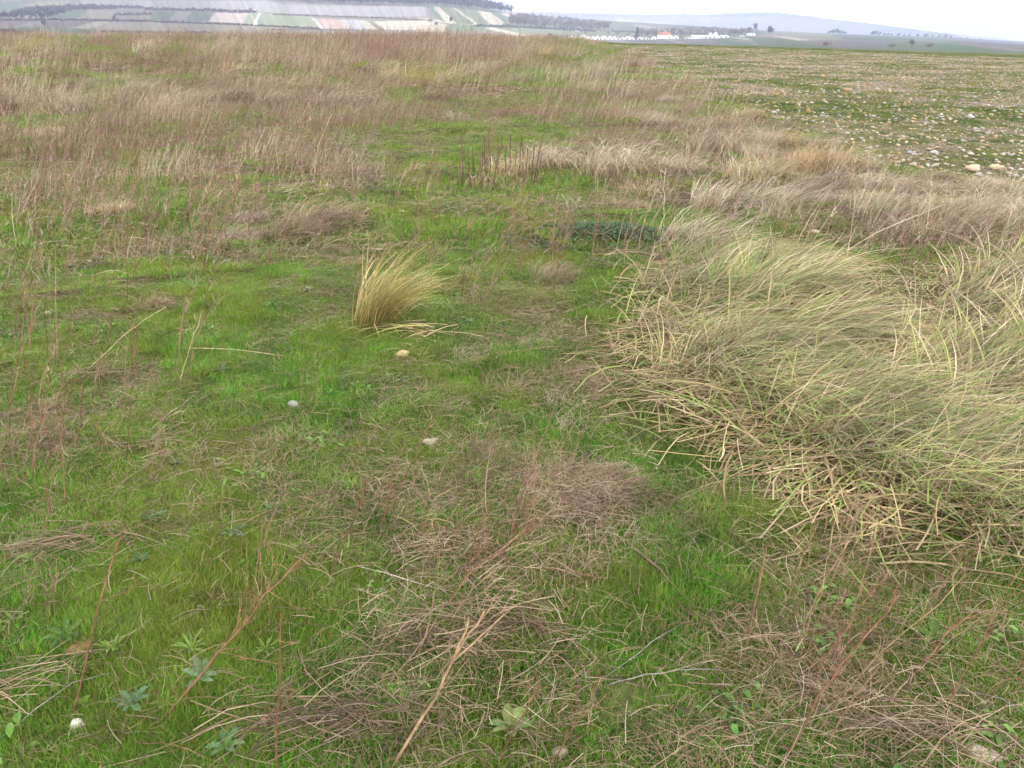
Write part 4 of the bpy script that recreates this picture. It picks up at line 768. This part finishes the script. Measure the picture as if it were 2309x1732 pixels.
# ------------------------------------------------------------------ leafy herbs
def leaf_strip(L_, W_, kind, seed, n=9):
    "one leaf along +x, lying and curling, returned as V,F"
    g = np.random.default_rng(seed); t = np.linspace(0, 1, n)
    if kind == 'oval': w = np.sin(np.clip(t*1.02, 0, 1)*np.pi)**.7*W_*.5+.0012
    elif kind == 'lobed': w = (np.sin(t*np.pi)**.6*(.55+.45*np.abs(np.sin(t*n*1.57))))*W_*.5+.001
    else: w = (t**.7)*(1-t**4)*W_*.5+.0012
    x = L_*t; z = L_*(.35*t-.33*t*t)*g.uniform(.6, 1.6)+g.normal(0, .0015, n); s = g.normal(0, .12)*L_*t**2
    Vl = np.stack([x, s-w, z+.3*w], -1); Vc = np.stack([x, s, z-.1*w], -1); Vr = np.stack([x, s+w, z+.3*w], -1); V = np.stack([Vl, Vc, Vr], 1).reshape(-1, 3)
    F = []
    for i in range(n-1):
        F += [[3*i, 3*i+1, 3*i+4, 3*i+3], [3*i+1, 3*i+2, 3*i+5, 3*i+4]]
    return V, np.array(F)
def herb(px, py, wpx, kind, nl, col, label, wr=.28, up=.25, name='leafy_herb', arc=(0, 6.28)):
    p = G(px, py); d = np.hypot(np.hypot(p[0], p[1]), CH); Lm = wpx/FP*d/2*.85; e = empty(name, p+[0, 0, .012], label=label, cat='herb'); g = np.random.default_rng(int(px*3+py))
    for i in range(nl):
        a = arc[0]+(arc[1]-arc[0])*(i+g.uniform(-.3, .3))/nl; L_ = Lm*g.uniform(.7, 1.15); V, F = leaf_strip(L_, L_*wr*g.uniform(.8, 1.2), kind, i+int(px), 13 if kind == 'lobed' else 9)
        q = up*g.uniform(.4, 1.8); ca, sa = math.cos(a), math.sin(a); V[:, 2] += V[:, 0]*math.sin(q)*.8+.01; V = V@np.array([[ca, sa, 0], [-sa, ca, 0], [0, 0, 1]])
        c = np.array(col)*np.array([.75, .66, .5])*g.uniform(.7, 1.2)*np.array([g.uniform(.85, 1.15), 1, 1]); C = np.ones((len(V), 3))*c; C[1::3] *= 1.25
        ob('leaf', mesh('leaf', V, F, M_leaf, C, True), e)
hb = []
for i in range(5):
    g = np.random.default_rng(880+i); A = Acc()
    for k in range(26):
        L_ = g.uniform(.010, .026); V, F = leaf_strip(L_, L_*g.uniform(.35, .6), 'oval', k, 5); V[:, 2] += V[:, 0]*g.uniform(0, .5)+g.uniform(.008, .028); a = g.uniform(0, 6.28); ca, sa = math.cos(a), math.sin(a); V = V@np.array([[ca, sa, 0], [-sa, ca, 0], [0, 0, 1]]); A.add((V+[g.normal(0, .035), g.normal(0, .035), 0], F), np.array([(.13, .24, .05), (.08, .18, .035), (.10, .19, .04)][i % 3])*g.uniform(.7, 1.3))
    hb.append(A.mesh('clover', M_leaf))
x, y, z, r, px, py = sample(5200, 1.2, 8, 46, -46); q = ~isfield(x, y) & ~inpoly(px, py, BANK) & (rng.uniform(0, 1, 5200) < .14*sstep(.5, .64, fbm(x*1.4, y*1.4, 75, 3))); k = int(q.sum())
gn_scatter('ground_herbs', np.stack([x[q], y[q], z[q]], -1), np.stack([np.zeros(k), np.zeros(k), rng.uniform(0, 6.3, k)], -1), np.repeat(rng.uniform(.7, 1.5, (k, 1)), 3, 1), rng.integers(0, 5, k), hb, 'tiny round leaved herbs and clover patches mixed into the near turf', 'ground herbs')
lg, dg, gg = (.15, .26, .06), (.075, .16, .06), (.16, .24, .15)
for a in [(258, 1478, 80, 'narrow', 13, lg, 'light green rosette of narrow leaves beside the rusty brown stone', .2, .5), (435, 1478, 80, 'narrow', 13, lg, 'light green rosette of narrow leaves between two leaning rust stalks', .2, .5), (602, 1478, 66, 'narrow', 11, lg, 'small light rosette just left of the straight cut stalk', .2, .5), (150, 1450, 90, 'lobed', 7, dg, 'dark green lobed leaves behind the rusty brown stone', .3, .3),
          (1148, 1655, 110, 'oval', 6, (.19, .30, .12), 'broad oval dock leaves at the bottom between rust stalks', .5, .6), (960, 1560, 46, 'oval', 2, (.15, .30, .07), 'single serrated green leaf pair beside the thick forked stalk', .35, .9), (455, 1545, 90, 'lobed', 6, (.15, .26, .17), 'grey green lobed leaves under the long leaning rust stalk', .4, .4), (300, 1600, 90, 'lobed', 8, (.10, .21, .12), 'bluish green lobed rosette below the slim rust stalk', .35, .3),
          (510, 1700, 90, 'lobed', 6, (.14, .26, .15), 'bluish lobed leaves at the bottom left of the cut stalk', .4, .4), (620, 1165, 70, 'lobed', 7, (.10, .22, .10), 'green lobed leaves beside the lying brown stub', .35, .3), (530, 1215, 70, 'lobed', 7, (.12, .22, .15), 'bluish green lobed leaves left of the lying brown stub', .3, .2), (320, 1275, 50, 'oval', 6, dg, 'small dark green leaves behind the slim rust stalk', .5, .3),
          (350, 1180, 60, 'lobed', 6, dg, 'dark lobed leaves in litter at the left', .3, .3), (440, 660, 80, 'narrow', 22, (.12, .27, .07), 'bright green star shaped grass rosette behind the long pale straw', .08, .5), (695, 664, 26, 'oval', 9, (.38, .44, .36), 'tiny silvery grey herb on turf left of the golden tuft', .4, .9), (500, 845, 60, 'oval', 5, (.09, .17, .10), 'dark leaves in turf below the long pale straw', .4, .2),
          (1060, 735, 60, 'lobed', 8, (.10, .22, .09), 'low green lobed rosette right of the golden tuft', .3, .3), (1270, 610, 60, 'lobed', 9, (.08, .17, .11), 'dark bluish lobed herb left of the bank', .3, .4), (400, 1055, 40, 'oval', 5, dg, 'small dark oval leaves near the flat pale stone', .5, .3), (1520, 1240, 30, 'oval', 6, lg, 'tiny leafy sprig on bright turf by a grey twig', .4, .5), (2100, 1450, 90, 'oval', 5, (.13, .25, .06), 'broad light green leaves among litter at the right', .35, .4),
          (1010, 1160, 46, 'oval', 6, (.12, .22, .10), 'grey green leaves under thin weeds in the centre', .4, .5), (980, 1150, 40, 'lobed', 6, gg, 'pale furry lobed leaves beside the grey green ones', .4, .5), (190, 1600, 46, 'oval', 5, lg, 'light leaves right of the whitish stone', .5, .4), (40, 1420, 60, 'narrow', 8, lg, 'light leaves at the left edge', .25, .4), (2180, 610, 60, 'lobed', 7, (.10, .2, .13), 'bluish leaves in the hollow behind the bank', .3, .4), (380, 1600, 60, 'narrow', 7, (.16, .26, .05), 'yellow green narrow leaves under the leaning stalk', .25, .4), (70, 1270, 50, 'oval', 5, lg, 'little light leaves beside the thin twiggy stalk at the left edge', .5, .3)]:
    herb(a[0], a[1], a[2], a[3], a[4], a[5], a[6], a[7], a[8])
# the dark green creeping herb patch
pc = G(1372, 545); A = Acc(); g = np.random.default_rng(5)
for i in range(900):
    u, v = g.normal(0, .42), g.normal(0, .26)
    if u*u/.9+v*v/.35 > 1: continue
    hh = .03+.13*math.exp(-(u*u/.3+v*v/.12))*g.uniform(.3, 1); V, F = leaf_strip(g.uniform(.04, .09), g.uniform(.016, .03), 'lobed', i, 9); a = g.uniform(0, 6.28); ca, sa = math.cos(a), math.sin(a); V = V@np.array([[ca, sa, 0], [-sa, ca, 0], [0, 0, 1]]); gz = float(zg(pc[0]+u, pc[1]+v)-pc[2])
    A.add((V+[u, v, hh+gz], F), np.array([.05, .095, .04])*g.uniform(.6, 1.5))
o = ob('creeping_herb', A.mesh('creeping_herb', M_leaf, True), None, pc, label='dark bluish green creeping herb patch at the left end of the grass bank', cat='herb')
# bundles of lying straw
for px, py, rz, s, tone, nb, lb in [(2100, 1675, -.12, 1.2, 0, 130, 'pale combed straw bundle at the lower right corner'), (985, 1245, .05, 1., 1, 110, 'grey brown straw bundle lying behind the seeded stalk'), (660, 525, .5, 1., 1, 60, 'small brown straw bundle on mid meadow turf'), (600, 965, .9, .7, 1, 50, 'small fan of grey straw near the grey rounded stone'), (210, 860, .5, 1.2, 1, 110, 'reddish brown straw bundle in front of the crook stalk'), (300, 1010, .1, 1.1, 1, 90, 'brown straw bundle behind the left rust stubs'),
                            (1000, 1460, .3, 1.4, 1, 150, 'broad sweep of grey straw under the thick forked stalk'), (150, 1240, .2, 1.2, 1, 120, 'pale brown straw bundle beside the left edge leaves'), (1180, 1420, -.5, 1.1, 1, 90, 'straw bundle trailing right of the forked stalk'), (700, 1650, .2, 1.3, 1, 130, 'dense straw sweep at the bottom right of the cut stalk'), (560, 622, 0, .6, 1, 40, 'flat straw tuft on open turf'), (1150, 690, -.2, .7, 1, 40, 'brown wisp lying between golden tuft and bank'), (280, 480, .3, .8, 2, 40, 'pale arched straws on turf at the left'), (60, 1560, .5, 1.2, 1, 100, 'tangle of brown straw in the lower left corner')]:
    bundle(px, py, strands(int(px+py), int(nb*.75), .10, .035, .06, .24, .0017, .05, .5, .03, tone), rz, lb, s)

# ------------------------------------------------------------------ village, trees, woods
def box(x0, x1, y0, y1, z0, z1):
    V = np.array([[x, y, z] for x in (x0, x1) for y in (y0, y1) for z in (z0, z1)]); return V, np.array([[0, 1, 3, 2], [4, 6, 7, 5], [0, 4, 5, 1], [2, 3, 7, 6], [0, 2, 6, 4], [1, 5, 7, 3]])
def house(px, wpx, hpx, py, label, roof='grey', wall=(.80, .79, .76), side=False, dep=9., win=1, dd=0):
    p = VAL.at(px, py); D = np.hypot(p[0], p[1]); s = D/FP; W_, H_ = wpx*s, hpx*s; az = math.atan2(p[0], p[1]); e = empty('wine_cellar_house' if not side else 'long_house', p-[0, 0, .3], -az+random.uniform(-.25, .25), label=label, cat='house')
    RC_ = {'grey': (.36, .33, .32), 'red': (.42, .18, .12), 'white': (.62, .60, .58), 'orange': (.55, .26, .14)}[roof]
    if not side:
        we, pk = H_*.55, H_; V = []
        for y in (0, dep): V += [[-W_/2, y, -1], [W_/2, y, -1], [W_/2, y, we], [0, y, pk-.12], [-W_/2, y, we]]
        F = [[0, 1, 2, 3, 4], [9, 8, 7, 6, 5], [1, 6, 7, 2], [0, 4, 9, 5], [2, 7, 8, 3], [3, 8, 9, 4]]; me = mesh('wall', V, F, M_wall, np.ones((10, 3))*wall); ob('wall', me, e)
        A = Acc(); t = .14
        for sg in (-1, 1):
            x1 = sg*(W_/2+.25); z1 = we-.25*(pk-we)/(W_/2); V = np.array([[0, -.2, pk], [x1, -.2, z1], [x1, dep+.2, z1], [0, dep+.2, pk], [0, -.2, pk+t], [x1, -.2, z1+t], [x1, dep+.2, z1+t], [0, dep+.2, pk+t]]); A.add((V, np.array([[0, 1, 2, 3], [4, 7, 6, 5], [0, 4, 5, 1], [1, 5, 6, 2], [2, 6, 7, 3], [3, 7, 4, 0]])), RC_)
        ob('roof', A.mesh('roof', M_roof), e)
        A = Acc(); A.add(box(-.5, .5, -.04, .05, -.2, 2.0), (.16, .09, .05)); ob('door', A.mesh('door', M_wall), e)
        if H_ > 4.5: A = Acc(); A.add(box(-.3, .3, -.04, .05, we+.2, we+.9), (.06, .06, .07)); ob('window', A.mesh('window', M_wall), e)
    else:
        we, pk = H_*.6, H_; d2 = 7.; V = [[-W_/2, 0, -1], [-W_/2, d2, -1], [-W_/2, d2, we], [-W_/2, d2/2, pk-.12], [-W_/2, 0, we]]; V += [[-v[0], v[1], v[2]] for v in V]
        F = [[4, 3, 2, 1, 0], [5, 6, 7, 8, 9], [0, 5, 9, 4], [1, 2, 7, 6], [4, 9, 8, 3], [3, 8, 7, 2]]; ob('wall', mesh('wall', V, F, M_wall, np.ones((10, 3))*wall), e); A = Acc()
        for y1, in ((-.3,), (d2+.3,)):
            V = np.array([[-W_/2-.2, d2/2, pk], [W_/2+.2, d2/2, pk], [W_/2+.2, y1, we-.1], [-W_/2-.2, y1, we-.1]]); V = np.concatenate([V, V+[0, 0, .15]]); A.add((V, np.array([[0, 1, 2, 3], [4, 7, 6, 5], [0, 4, 5, 1], [1, 5, 6, 2], [2, 6, 7, 3], [3, 7, 4, 0]])), RC_)
        ob('roof', A.mesh('roof', M_roof), e)
        for k in range(max(2, int(W_/4))):
            A = Acc(); xx = -W_/2+(k+.5)*W_/max(2, int(W_/4)); A.add(box(xx-.4, xx+.4, -.04, .05, .9, 1.9), (.07, .07, .09)); ob('window', A.mesh('window', M_wall), e)
HS = [(1218, 7, 5, 90, 'small greyish gabled hut at the left end of the village', 'grey', (.55, .50, .48)), (1236, 8, 5, 90, 'low white hut under the dark round tree', 'grey'), (1262, 7, 6, 90, 'first white gable of the dense house row', 'white'), (1270, 6, 5, 90.3, 'low white gable second in the dense row', 'white'), (1278, 8, 6, 90, 'white gable third in the dense row', 'white'), (1290, 12, 11, 90, 'tall white gable left of the orange roof', 'white'), (1299, 8, 9, 89.6, 'white house with orange roof in the dense row', 'orange'), (1304, 8, 7, 90.3, 'low white gable right of the orange roof', 'white'), (1316, 13, 11, 90, 'tall wide white gable in the middle of the dense row', 'white'), (1328, 10, 8, 90.2, 'white gable right of the tall wide one', 'white'), (1338, 10, 8, 90, 'white gable left of the pink roof', 'white'), (1347, 8, 10, 89.8, 'white house with pinkish roof', 'orange'), (1355, 9, 7, 90.3, 'low white gable right of the pinkish roof', 'white'), (1364, 10, 9, 90, 'white gable at the blue gap in the row', 'white'), (1375, 9, 9, 89.9, 'white gable just right of the blue gap', 'white'), (1385, 8, 8, 90, 'white gable before the spaced small huts', 'white'), (1394, 6, 6, 90, 'first of the spaced small white huts', 'white'), (1403, 7, 6, 90, 'second of the spaced small white huts', 'white'), (1414, 11, 8, 90, 'white gable left of the dark fir', 'white'), (1425, 10, 6.5, 90, 'low white house touching the dark fir', 'white'), (1442, 8, 7, 89.5, 'white house with reddish roof just right of the fir', 'red'), (1452, 6, 5, 89.5, 'first small gable right of the fir', 'white'), (1460, 7, 5, 89.5, 'second small gable right of the fir', 'white'), (1473, 10, 7, 89.3, 'white gable alone between the fir and the red roof', 'white'), (1510, 15, 10, 88.5, 'big white gable in front of the red roof', 'white'), (1525, 9, 8, 88.2, 'white gable set back right of the red roof', 'grey'), (1549, 9, 5, 88, 'low white gable with flowers of rubble before the long house', 'white'), (1560, 10, 9, 87.8, 'white gable with rosy roof left of the long house', 'orange'), (1601, 10, 13, 86.8, 'left of two tall white gables', 'white'), (1611, 10, 13, 86.7, 'right of two tall white gables', 'white'), (1626, 12, 7, 86, 'white gable beside the dark carport', 'white'), (1637, 13, 6, 85, 'pale house with dark open front', 'white')]
for i, h in enumerate(HS):
    lb = h[4].replace(' with flowers of rubble', '')
    house(h[0], h[1], h[2]*.95, h[3], lb, h[5], *(h[6:7] or [(.80, .79, .76)]))
house(1497, 26, 13, 87.6, 'long white house with the brightest red roof of the village', 'red', side=True); house(1582, 42, 7, 87.2, 'longest white building of the village', 'white', side=True); house(1584, 8, 4, 74, 'pink roofed house on the slope above the village', 'red', side=True); house(1692, 16, 5, 81, 'white low building at the right end by the trees', 'white', side=True); house(1301, 6, 3, 71, 'tiny white hut on the slope above the orange roof', 'white'); house(572, 4, 5, 26, 'tiny white chapel alone on the left hillside', 'white'); house(1675, 8, 3, 83, 'tiny white shed at the roadside', 'white', side=True)

def crown_tris(g, n, rx, ry, rz, cz, s, col, clump=8, hole=.0, cone=False):
    if cone:
        t = g.uniform(0, 1, n)**.8; a = g.uniform(0, 6.28, n); rr = (1-t)*g.uniform(.5, 1.05, n); P = np.stack([rx*rr*np.cos(a), ry*rr*np.sin(a), cz-rz+2*rz*t], -1)
    else:
        cc = g.normal(size=(clump, 3)); cc /= np.linalg.norm(cc, axis=1)[:, None]; cc *= g.uniform(.3, .8, (clump, 1)); k = g.integers(0, clump, n); q = g.normal(size=(n, 3)); q /= np.linalg.norm(q, axis=1)[:, None]; P = cc[k]+q*(.42*g.uniform(.3, 1, (n, 1))); P = P*np.array([rx, ry, rz])+[0, 0, cz]
    u = g.normal(size=(n, 3)); u /= np.linalg.norm(u, axis=1)[:, None]; v = np.cross(u, g.normal(size=(n, 3))); v /= np.linalg.norm(v, axis=1)[:, None]
    ss = s*g.uniform(.5, 1.3, (n, 1)); V = np.stack([P-u*ss, P+u*ss, P+v*ss*.8], 1).reshape(-1, 3); F = np.arange(n*3).reshape(-1, 3)
    C = np.repeat(np.array(col)*g.uniform(.65, 1.35, (n, 1)), 3, 0); return V, F, C
def trunk_mesh(h, r, g, col, nb=6, top=.8):
    ps = [np.array([[0, 0, -.5], [g.normal(0, .1), g.normal(0, .1), h*.5], [g.normal(0, .2), 0, h*top]])]; rs = [np.array([r, r*.7, r*.25])]
    for i in range(nb):
        z = h*g.uniform(.3, .65); a = g.uniform(0, 6.28); l = h*g.uniform(.2, .35); ps.append(np.array([[0, 0, z], [math.cos(a)*l*.5, math.sin(a)*l*.5, z+l*.5], [math.cos(a)*l*.8, math.sin(a)*l*.8, z+l]])); rs.append(np.array([r*.45, r*.3, r*.12]))
    V, F = tubes(ps, rs, 5); return mesh('trunk', V, F, M_wood, np.ones((len(V), 3))*col)
def tree(px, py, wpx, hpx, label, kind='bare', surf=VAL, group=None, lean=0):
    p = surf.at(px, py); D = np.hypot(p[0], p[1]); s = D/FP; W_, H_ = wpx*s, hpx*s; g = np.random.default_rng(int(px*11)); e = empty({'bare': 'bare_tree', 'fir': 'fir_tree', 'dark': 'evergreen_tree', 'bush': 'bush'}[kind], p, random.uniform(0, 1) if not lean else 0, label=label, cat='bush' if kind == 'bush' else 'tree', group=group)
    col = {'bare': (.15, .115, .105), 'fir': (.035, .055, .035), 'dark': (.03, .045, .04), 'bush': (.14, .105, .10)}[kind]
    ob('trunk', trunk_mesh(H_, max(.12, H_*.03), g, (.10, .08, .07)), e)
    if kind == 'fir': V, F, C = crown_tris(g, 900, W_/2, W_/2, H_*.46, H_*.54, H_*.05, col, cone=True)
    else: V, F, C = crown_tris(g, 420 if kind == 'bare' else 700, W_/2, W_/2, H_*(.36 if kind == 'bare' else .46), H_*(.64 if kind == 'bare' else .5), H_*(.045 if kind == 'bare' else .07), col, 8 if kind == 'bare' else 14)
    V[:, 0] += lean*V[:, 2]; ob('crown', mesh('crown', V, F, M_wood, C), e)
TR = [(1436, 88, 13, 23, 'dark conical fir standing in the village row', 'fir'), (1240, 89, 14, 14, 'dark rounded evergreen above the low hut', 'dark'), (1229, 89.5, 8, 8, 'small dark evergreen left of the rounded one', 'dark'), (1256, 89.5, 8, 8, 'small dark evergreen right of the rounded one', 'dark'), (1206, 90, 8, 6, 'low bush at the left end of the village', 'bush'), (1172, 83, 9, 7, 'round bush on the ochre track left of the village', 'bush'), (1211, 88, 12, 9, 'bare pinkish tree behind the greyish hut', 'bare'), (1320, 76, 7, 5, 'small dark bush on the slope above the row', 'bush'), (1372, 76, 7, 5, 'small dark bush above the blue gap', 'bush'), (1393, 78, 12, 6, 'wide dark bush above the spaced huts', 'bush'),
      (1705, 80, 18, 24, 'tall bare tree left of the round end tree', 'bare'), (1736, 77, 19, 17, 'dense round bare tree at the right end of the village', 'dark'), (1690, 80, 16, 17, 'bare tree left of the tall one by the white building', 'bare'), (1672, 82, 16, 14, 'bare tree behind the tiny white shed', 'bare'), (1655, 83, 15, 15, 'bare tree right of the dark carport', 'bare'), (1645, 84, 14, 14, 'bare tree behind the pale house', 'bare'), (1512, 82, 5, 15, 'thin dark tree right of the red roof', 'bare'), (1535, 86, 16, 18, 'spreading bare tree between the two gables', 'bare'), (1556, 84, 10, 14, 'bare tree behind the rosy roof', 'bare'), (1460, 86, 14, 14, 'bare tree behind the second small gable', 'bare'), (1478, 86, 14, 16, 'bare tree behind the lone gable', 'bare'), (1415, 86, 13, 12, 'bare tree behind the gable left of the fir', 'bare'),
      (1017, 50, 8, 12, 'small lone tree on the ochre hillside', 'bush'), (984, 58, 11, 9, 'round bush at the edge of the ochre field', 'bush'), (970, 50, 14, 7, 'bush at the end of the long hedge', 'bush'), (100, 60, 10, 20, 'lone bare tree low on the left hillside', 'bush'), (565, 25, 12, 6, 'bush beside the tiny chapel', 'bush')]
for a in TR: tree(*a)
for a, h in ((1868, 6), (1876, 9), (1883, 10), (1891, 8), (1898, 7), (1905, 5), (1966, 8), (1973, 9), (1981, 7), (1992, 5), (2001, 6), (2010, 5)): tree(a, float(np.interp(a, [1760, 1960, 2150, 2309], [71.5, 79.5, 85, 94.5])), h*1.3, h, 'dark windblown tree on the skyline right of the village', 'dark', group='dark trees along the right skyline', lean=.35)
for a, h in ((2024, 7), (2037, 5), (2049, 5), (2068, 6), (2086, 8), (2101, 5), (2117, 6), (2131, 7), (2143, 5), (2180, 4), (2210, 3)): tree(a, float(np.interp(a, [1760, 1960, 2150, 2309], [71.5, 79.5, 85, 94.5]))+1, h*1.4, h, 'low dusky tree near the right end of the skyline', 'bush', group='low trees at the right end of the skyline', lean=.3)
tree(2056, 107, 18, 15, 'bare bush in front of the green strip at the right', 'bare'); tree(1863, 104, 20, 8, 'hazy bush low in the right valley', 'bush'); tree(2095, 107, 26, 7, 'wide reddish thicket below the green strip', 'bush'); tree(2012, 107, 22, 7, 'reddish thicket left of the bare bush', 'bush')
# hedges
def hedge(line, hpx, label, col=(.085, .07, .085), dens=1.):
    line = np.array(line, float); seg = np.hypot(*np.diff(line, axis=0).T); cum = np.r_[0, seg.cumsum()]; n = int(cum[-1]*dens/1.5)+2; u = np.linspace(0, cum[-1], n); X = np.interp(u, cum, line[:, 0]); Y = np.interp(u, cum, line[:, 1])
    o = VAL.at(X[0], Y[0]); A = Acc(); g = np.random.default_rng(int(X[0]+Y[0]*3))
    for a, b in zip(X, Y):
        p = VAL.at(a, b); s = np.hypot(p[0], p[1])/FP*hpx*g.uniform(.55, 1.15); V, F, C = crown_tris(g, 26, s*.75, s*.6, s*.55, s*.5, s*.2, col, 3); A.add((V+p-o, F), C)
    ob('hedge', A.mesh('hedge', M_wood), None, o, label=label, cat='hedge')
for a in [([(180, 17), (320, 20), (330, 24), (460, 26), (540, 30), (575, 29)], 7, 'thick dark hedge on the upper left hillside'), ([(-40, 48), (120, 47), (330, 50), (470, 55), (560, 59), (720, 67)], 5, 'long dark hedge running across the left hillside'), ([(230, 74), (350, 75), (480, 76)], 5, 'dark hedge above the pale field at the left'), ([(615, 34), (700, 37), (800, 41), (900, 44), (975, 48)], 4, 'thin hedge above the striped vineyards'), ([(-40, 74), (30, 74)], 8, 'short dark thicket low at the left edge'), ([(1070, 61), (1160, 63), (1260, 68), (1340, 73)], 6, 'dark hedge along the foot of the bare wood'), ([(600, 68), (800, 69), (950, 71)], 3, 'thin brown hedge just above the weeds'), ([(20, 40), (50, 30), (120, 22), (170, 20)], 9, 'dense blue grey thicket at the upper left corner'), ([(95, 43), (110, 32), (170, 22), (260, 21)], 8, 'blue grey thicket beside the ochre clearing'), ([(255, 50), (262, 36), (340, 34)], 6, 'thicket in the middle of the left hillside'), ([(1380, 72), (1500, 77), (1640, 80)], 4, 'faint brown hedge behind the village')]: hedge(*a)
# woods as masses
def wood(name, poly, n, hm, cols, label, dens_px=None, surf=VAL):
    X0, Y0 = np.min(poly, 0); X1, Y1 = np.max(poly, 0); X = rng.uniform(X0, X1, n*3); Y = rng.uniform(Y0, Y1, n*3); q = inpoly(X, Y, poly); X, Y = X[q][:n], Y[q][:n]; P = np.array([surf.at(a, b) for a, b in zip(X, Y)]); k = len(P); vs = []
    for i in range(5):
        g = np.random.default_rng(900+i); V, F, C = crown_tris(g, 150, hm*.36, hm*.36, hm*.34, hm*.62, hm*.06, cols[i % len(cols)], 7); tv, tf = tubes([np.array([[0, 0, -1], [.1, 0, hm*.5], [.2, 0, hm*.85]])], [np.array([.2, .14, .06])*hm/10], 4); V = np.concatenate([V, tv]); tc_ = np.ones((len(tv), 3))*np.array([.34, .30, .26]); F4 = np.concatenate([tf[:, [0, 1, 2]], tf[:, [0, 2, 3]]])+len(F)*3
        vs.append(mesh('wood_tree', V, np.concatenate([F, F4]), M_wood, np.concatenate([C, tc_])))
    gn_scatter(name, P, np.stack([np.zeros(k), np.zeros(k), rng.uniform(0, 6.3, k)], -1), np.repeat(rng.uniform(.6, 1.2, (k, 1)), 3, 1), rng.integers(0, 5, k), vs, label, 'wood')
DK = [(.035, .035, .055), (.05, .045, .06), (.03, .035, .045)]
BR = [(.17, .13, .115), (.14, .11, .105), (.20, .16, .13)]
wood('ridge_woods', [(590, -3), (620, 2), (700, 8), (830, 13), (1000, 16), (1070, 23), (1155, 33), (1155, 30), (1070, 12), (1000, 0), (850, -12), (590, -14)], 2600, 13, DK, 'dark wood along the crest of the left hill')
wood('slope_woods', [(1150, 44), (1180, 41), (1250, 44), (1300, 50), (1380, 60), (1370, 73), (1290, 70), (1200, 66), (1150, 60)], 420, 9, BR, 'bare light trunked wood on the slope above the village')
wood('village_woods', [(1440, 74), (1500, 70), (1600, 68), (1690, 72), (1690, 82), (1600, 84), (1440, 86)], 170, 7, BR, 'bare brownish trees filling the gardens behind the village')
wood('hillside_scrub', [(-60, 46), (-60, 36), (20, 38), (60, 24), (110, 21), (170, 18), (180, 26), (110, 44)], 260, 5, DK, 'blue grey scrub covering the far left hillside')
wood('far_ridge_woods', [(1000, 27), (1155, 29), (1262, 32), (1350, 33), (1450, 36), (1600, 36), (1640, 33), (1745, 30), (1850, 42), (1850, 48), (1745, 40), (1640, 42), (1450, 44), (1262, 44), (1000, 44)], 1500, 13, [(.085, .08, .09), (.11, .095, .10)], 'hazy wood covering the far ridge', surf=RIDGE)

# ------------------------------------------------------------------ haze
V, F = box(-9400, 9400, -300, 9400, -14, 420); hz = mesh('haze', V, [list(map(int, f)) for f in F], None); hm = bpy.data.materials.new('haze_air'); hm.use_nodes = True; n = hm.node_tree.nodes; n.remove(n['Principled BSDF'])
pv = n.new('ShaderNodeVolumePrincipled'); pv.inputs['Color'].default_value = (.70, .78, 1.0, 1); pv.inputs['Density'].default_value = 3.0e-4; pv.inputs['Anisotropy'].default_value = 0.
hm.node_tree.links.new(pv.outputs[0], n['Material Output'].inputs['Volume']); hz.materials.append(hm); ob('haze', hz, kind='stuff', label='pale bluish haze between the meadow and the far hills', cat='haze')
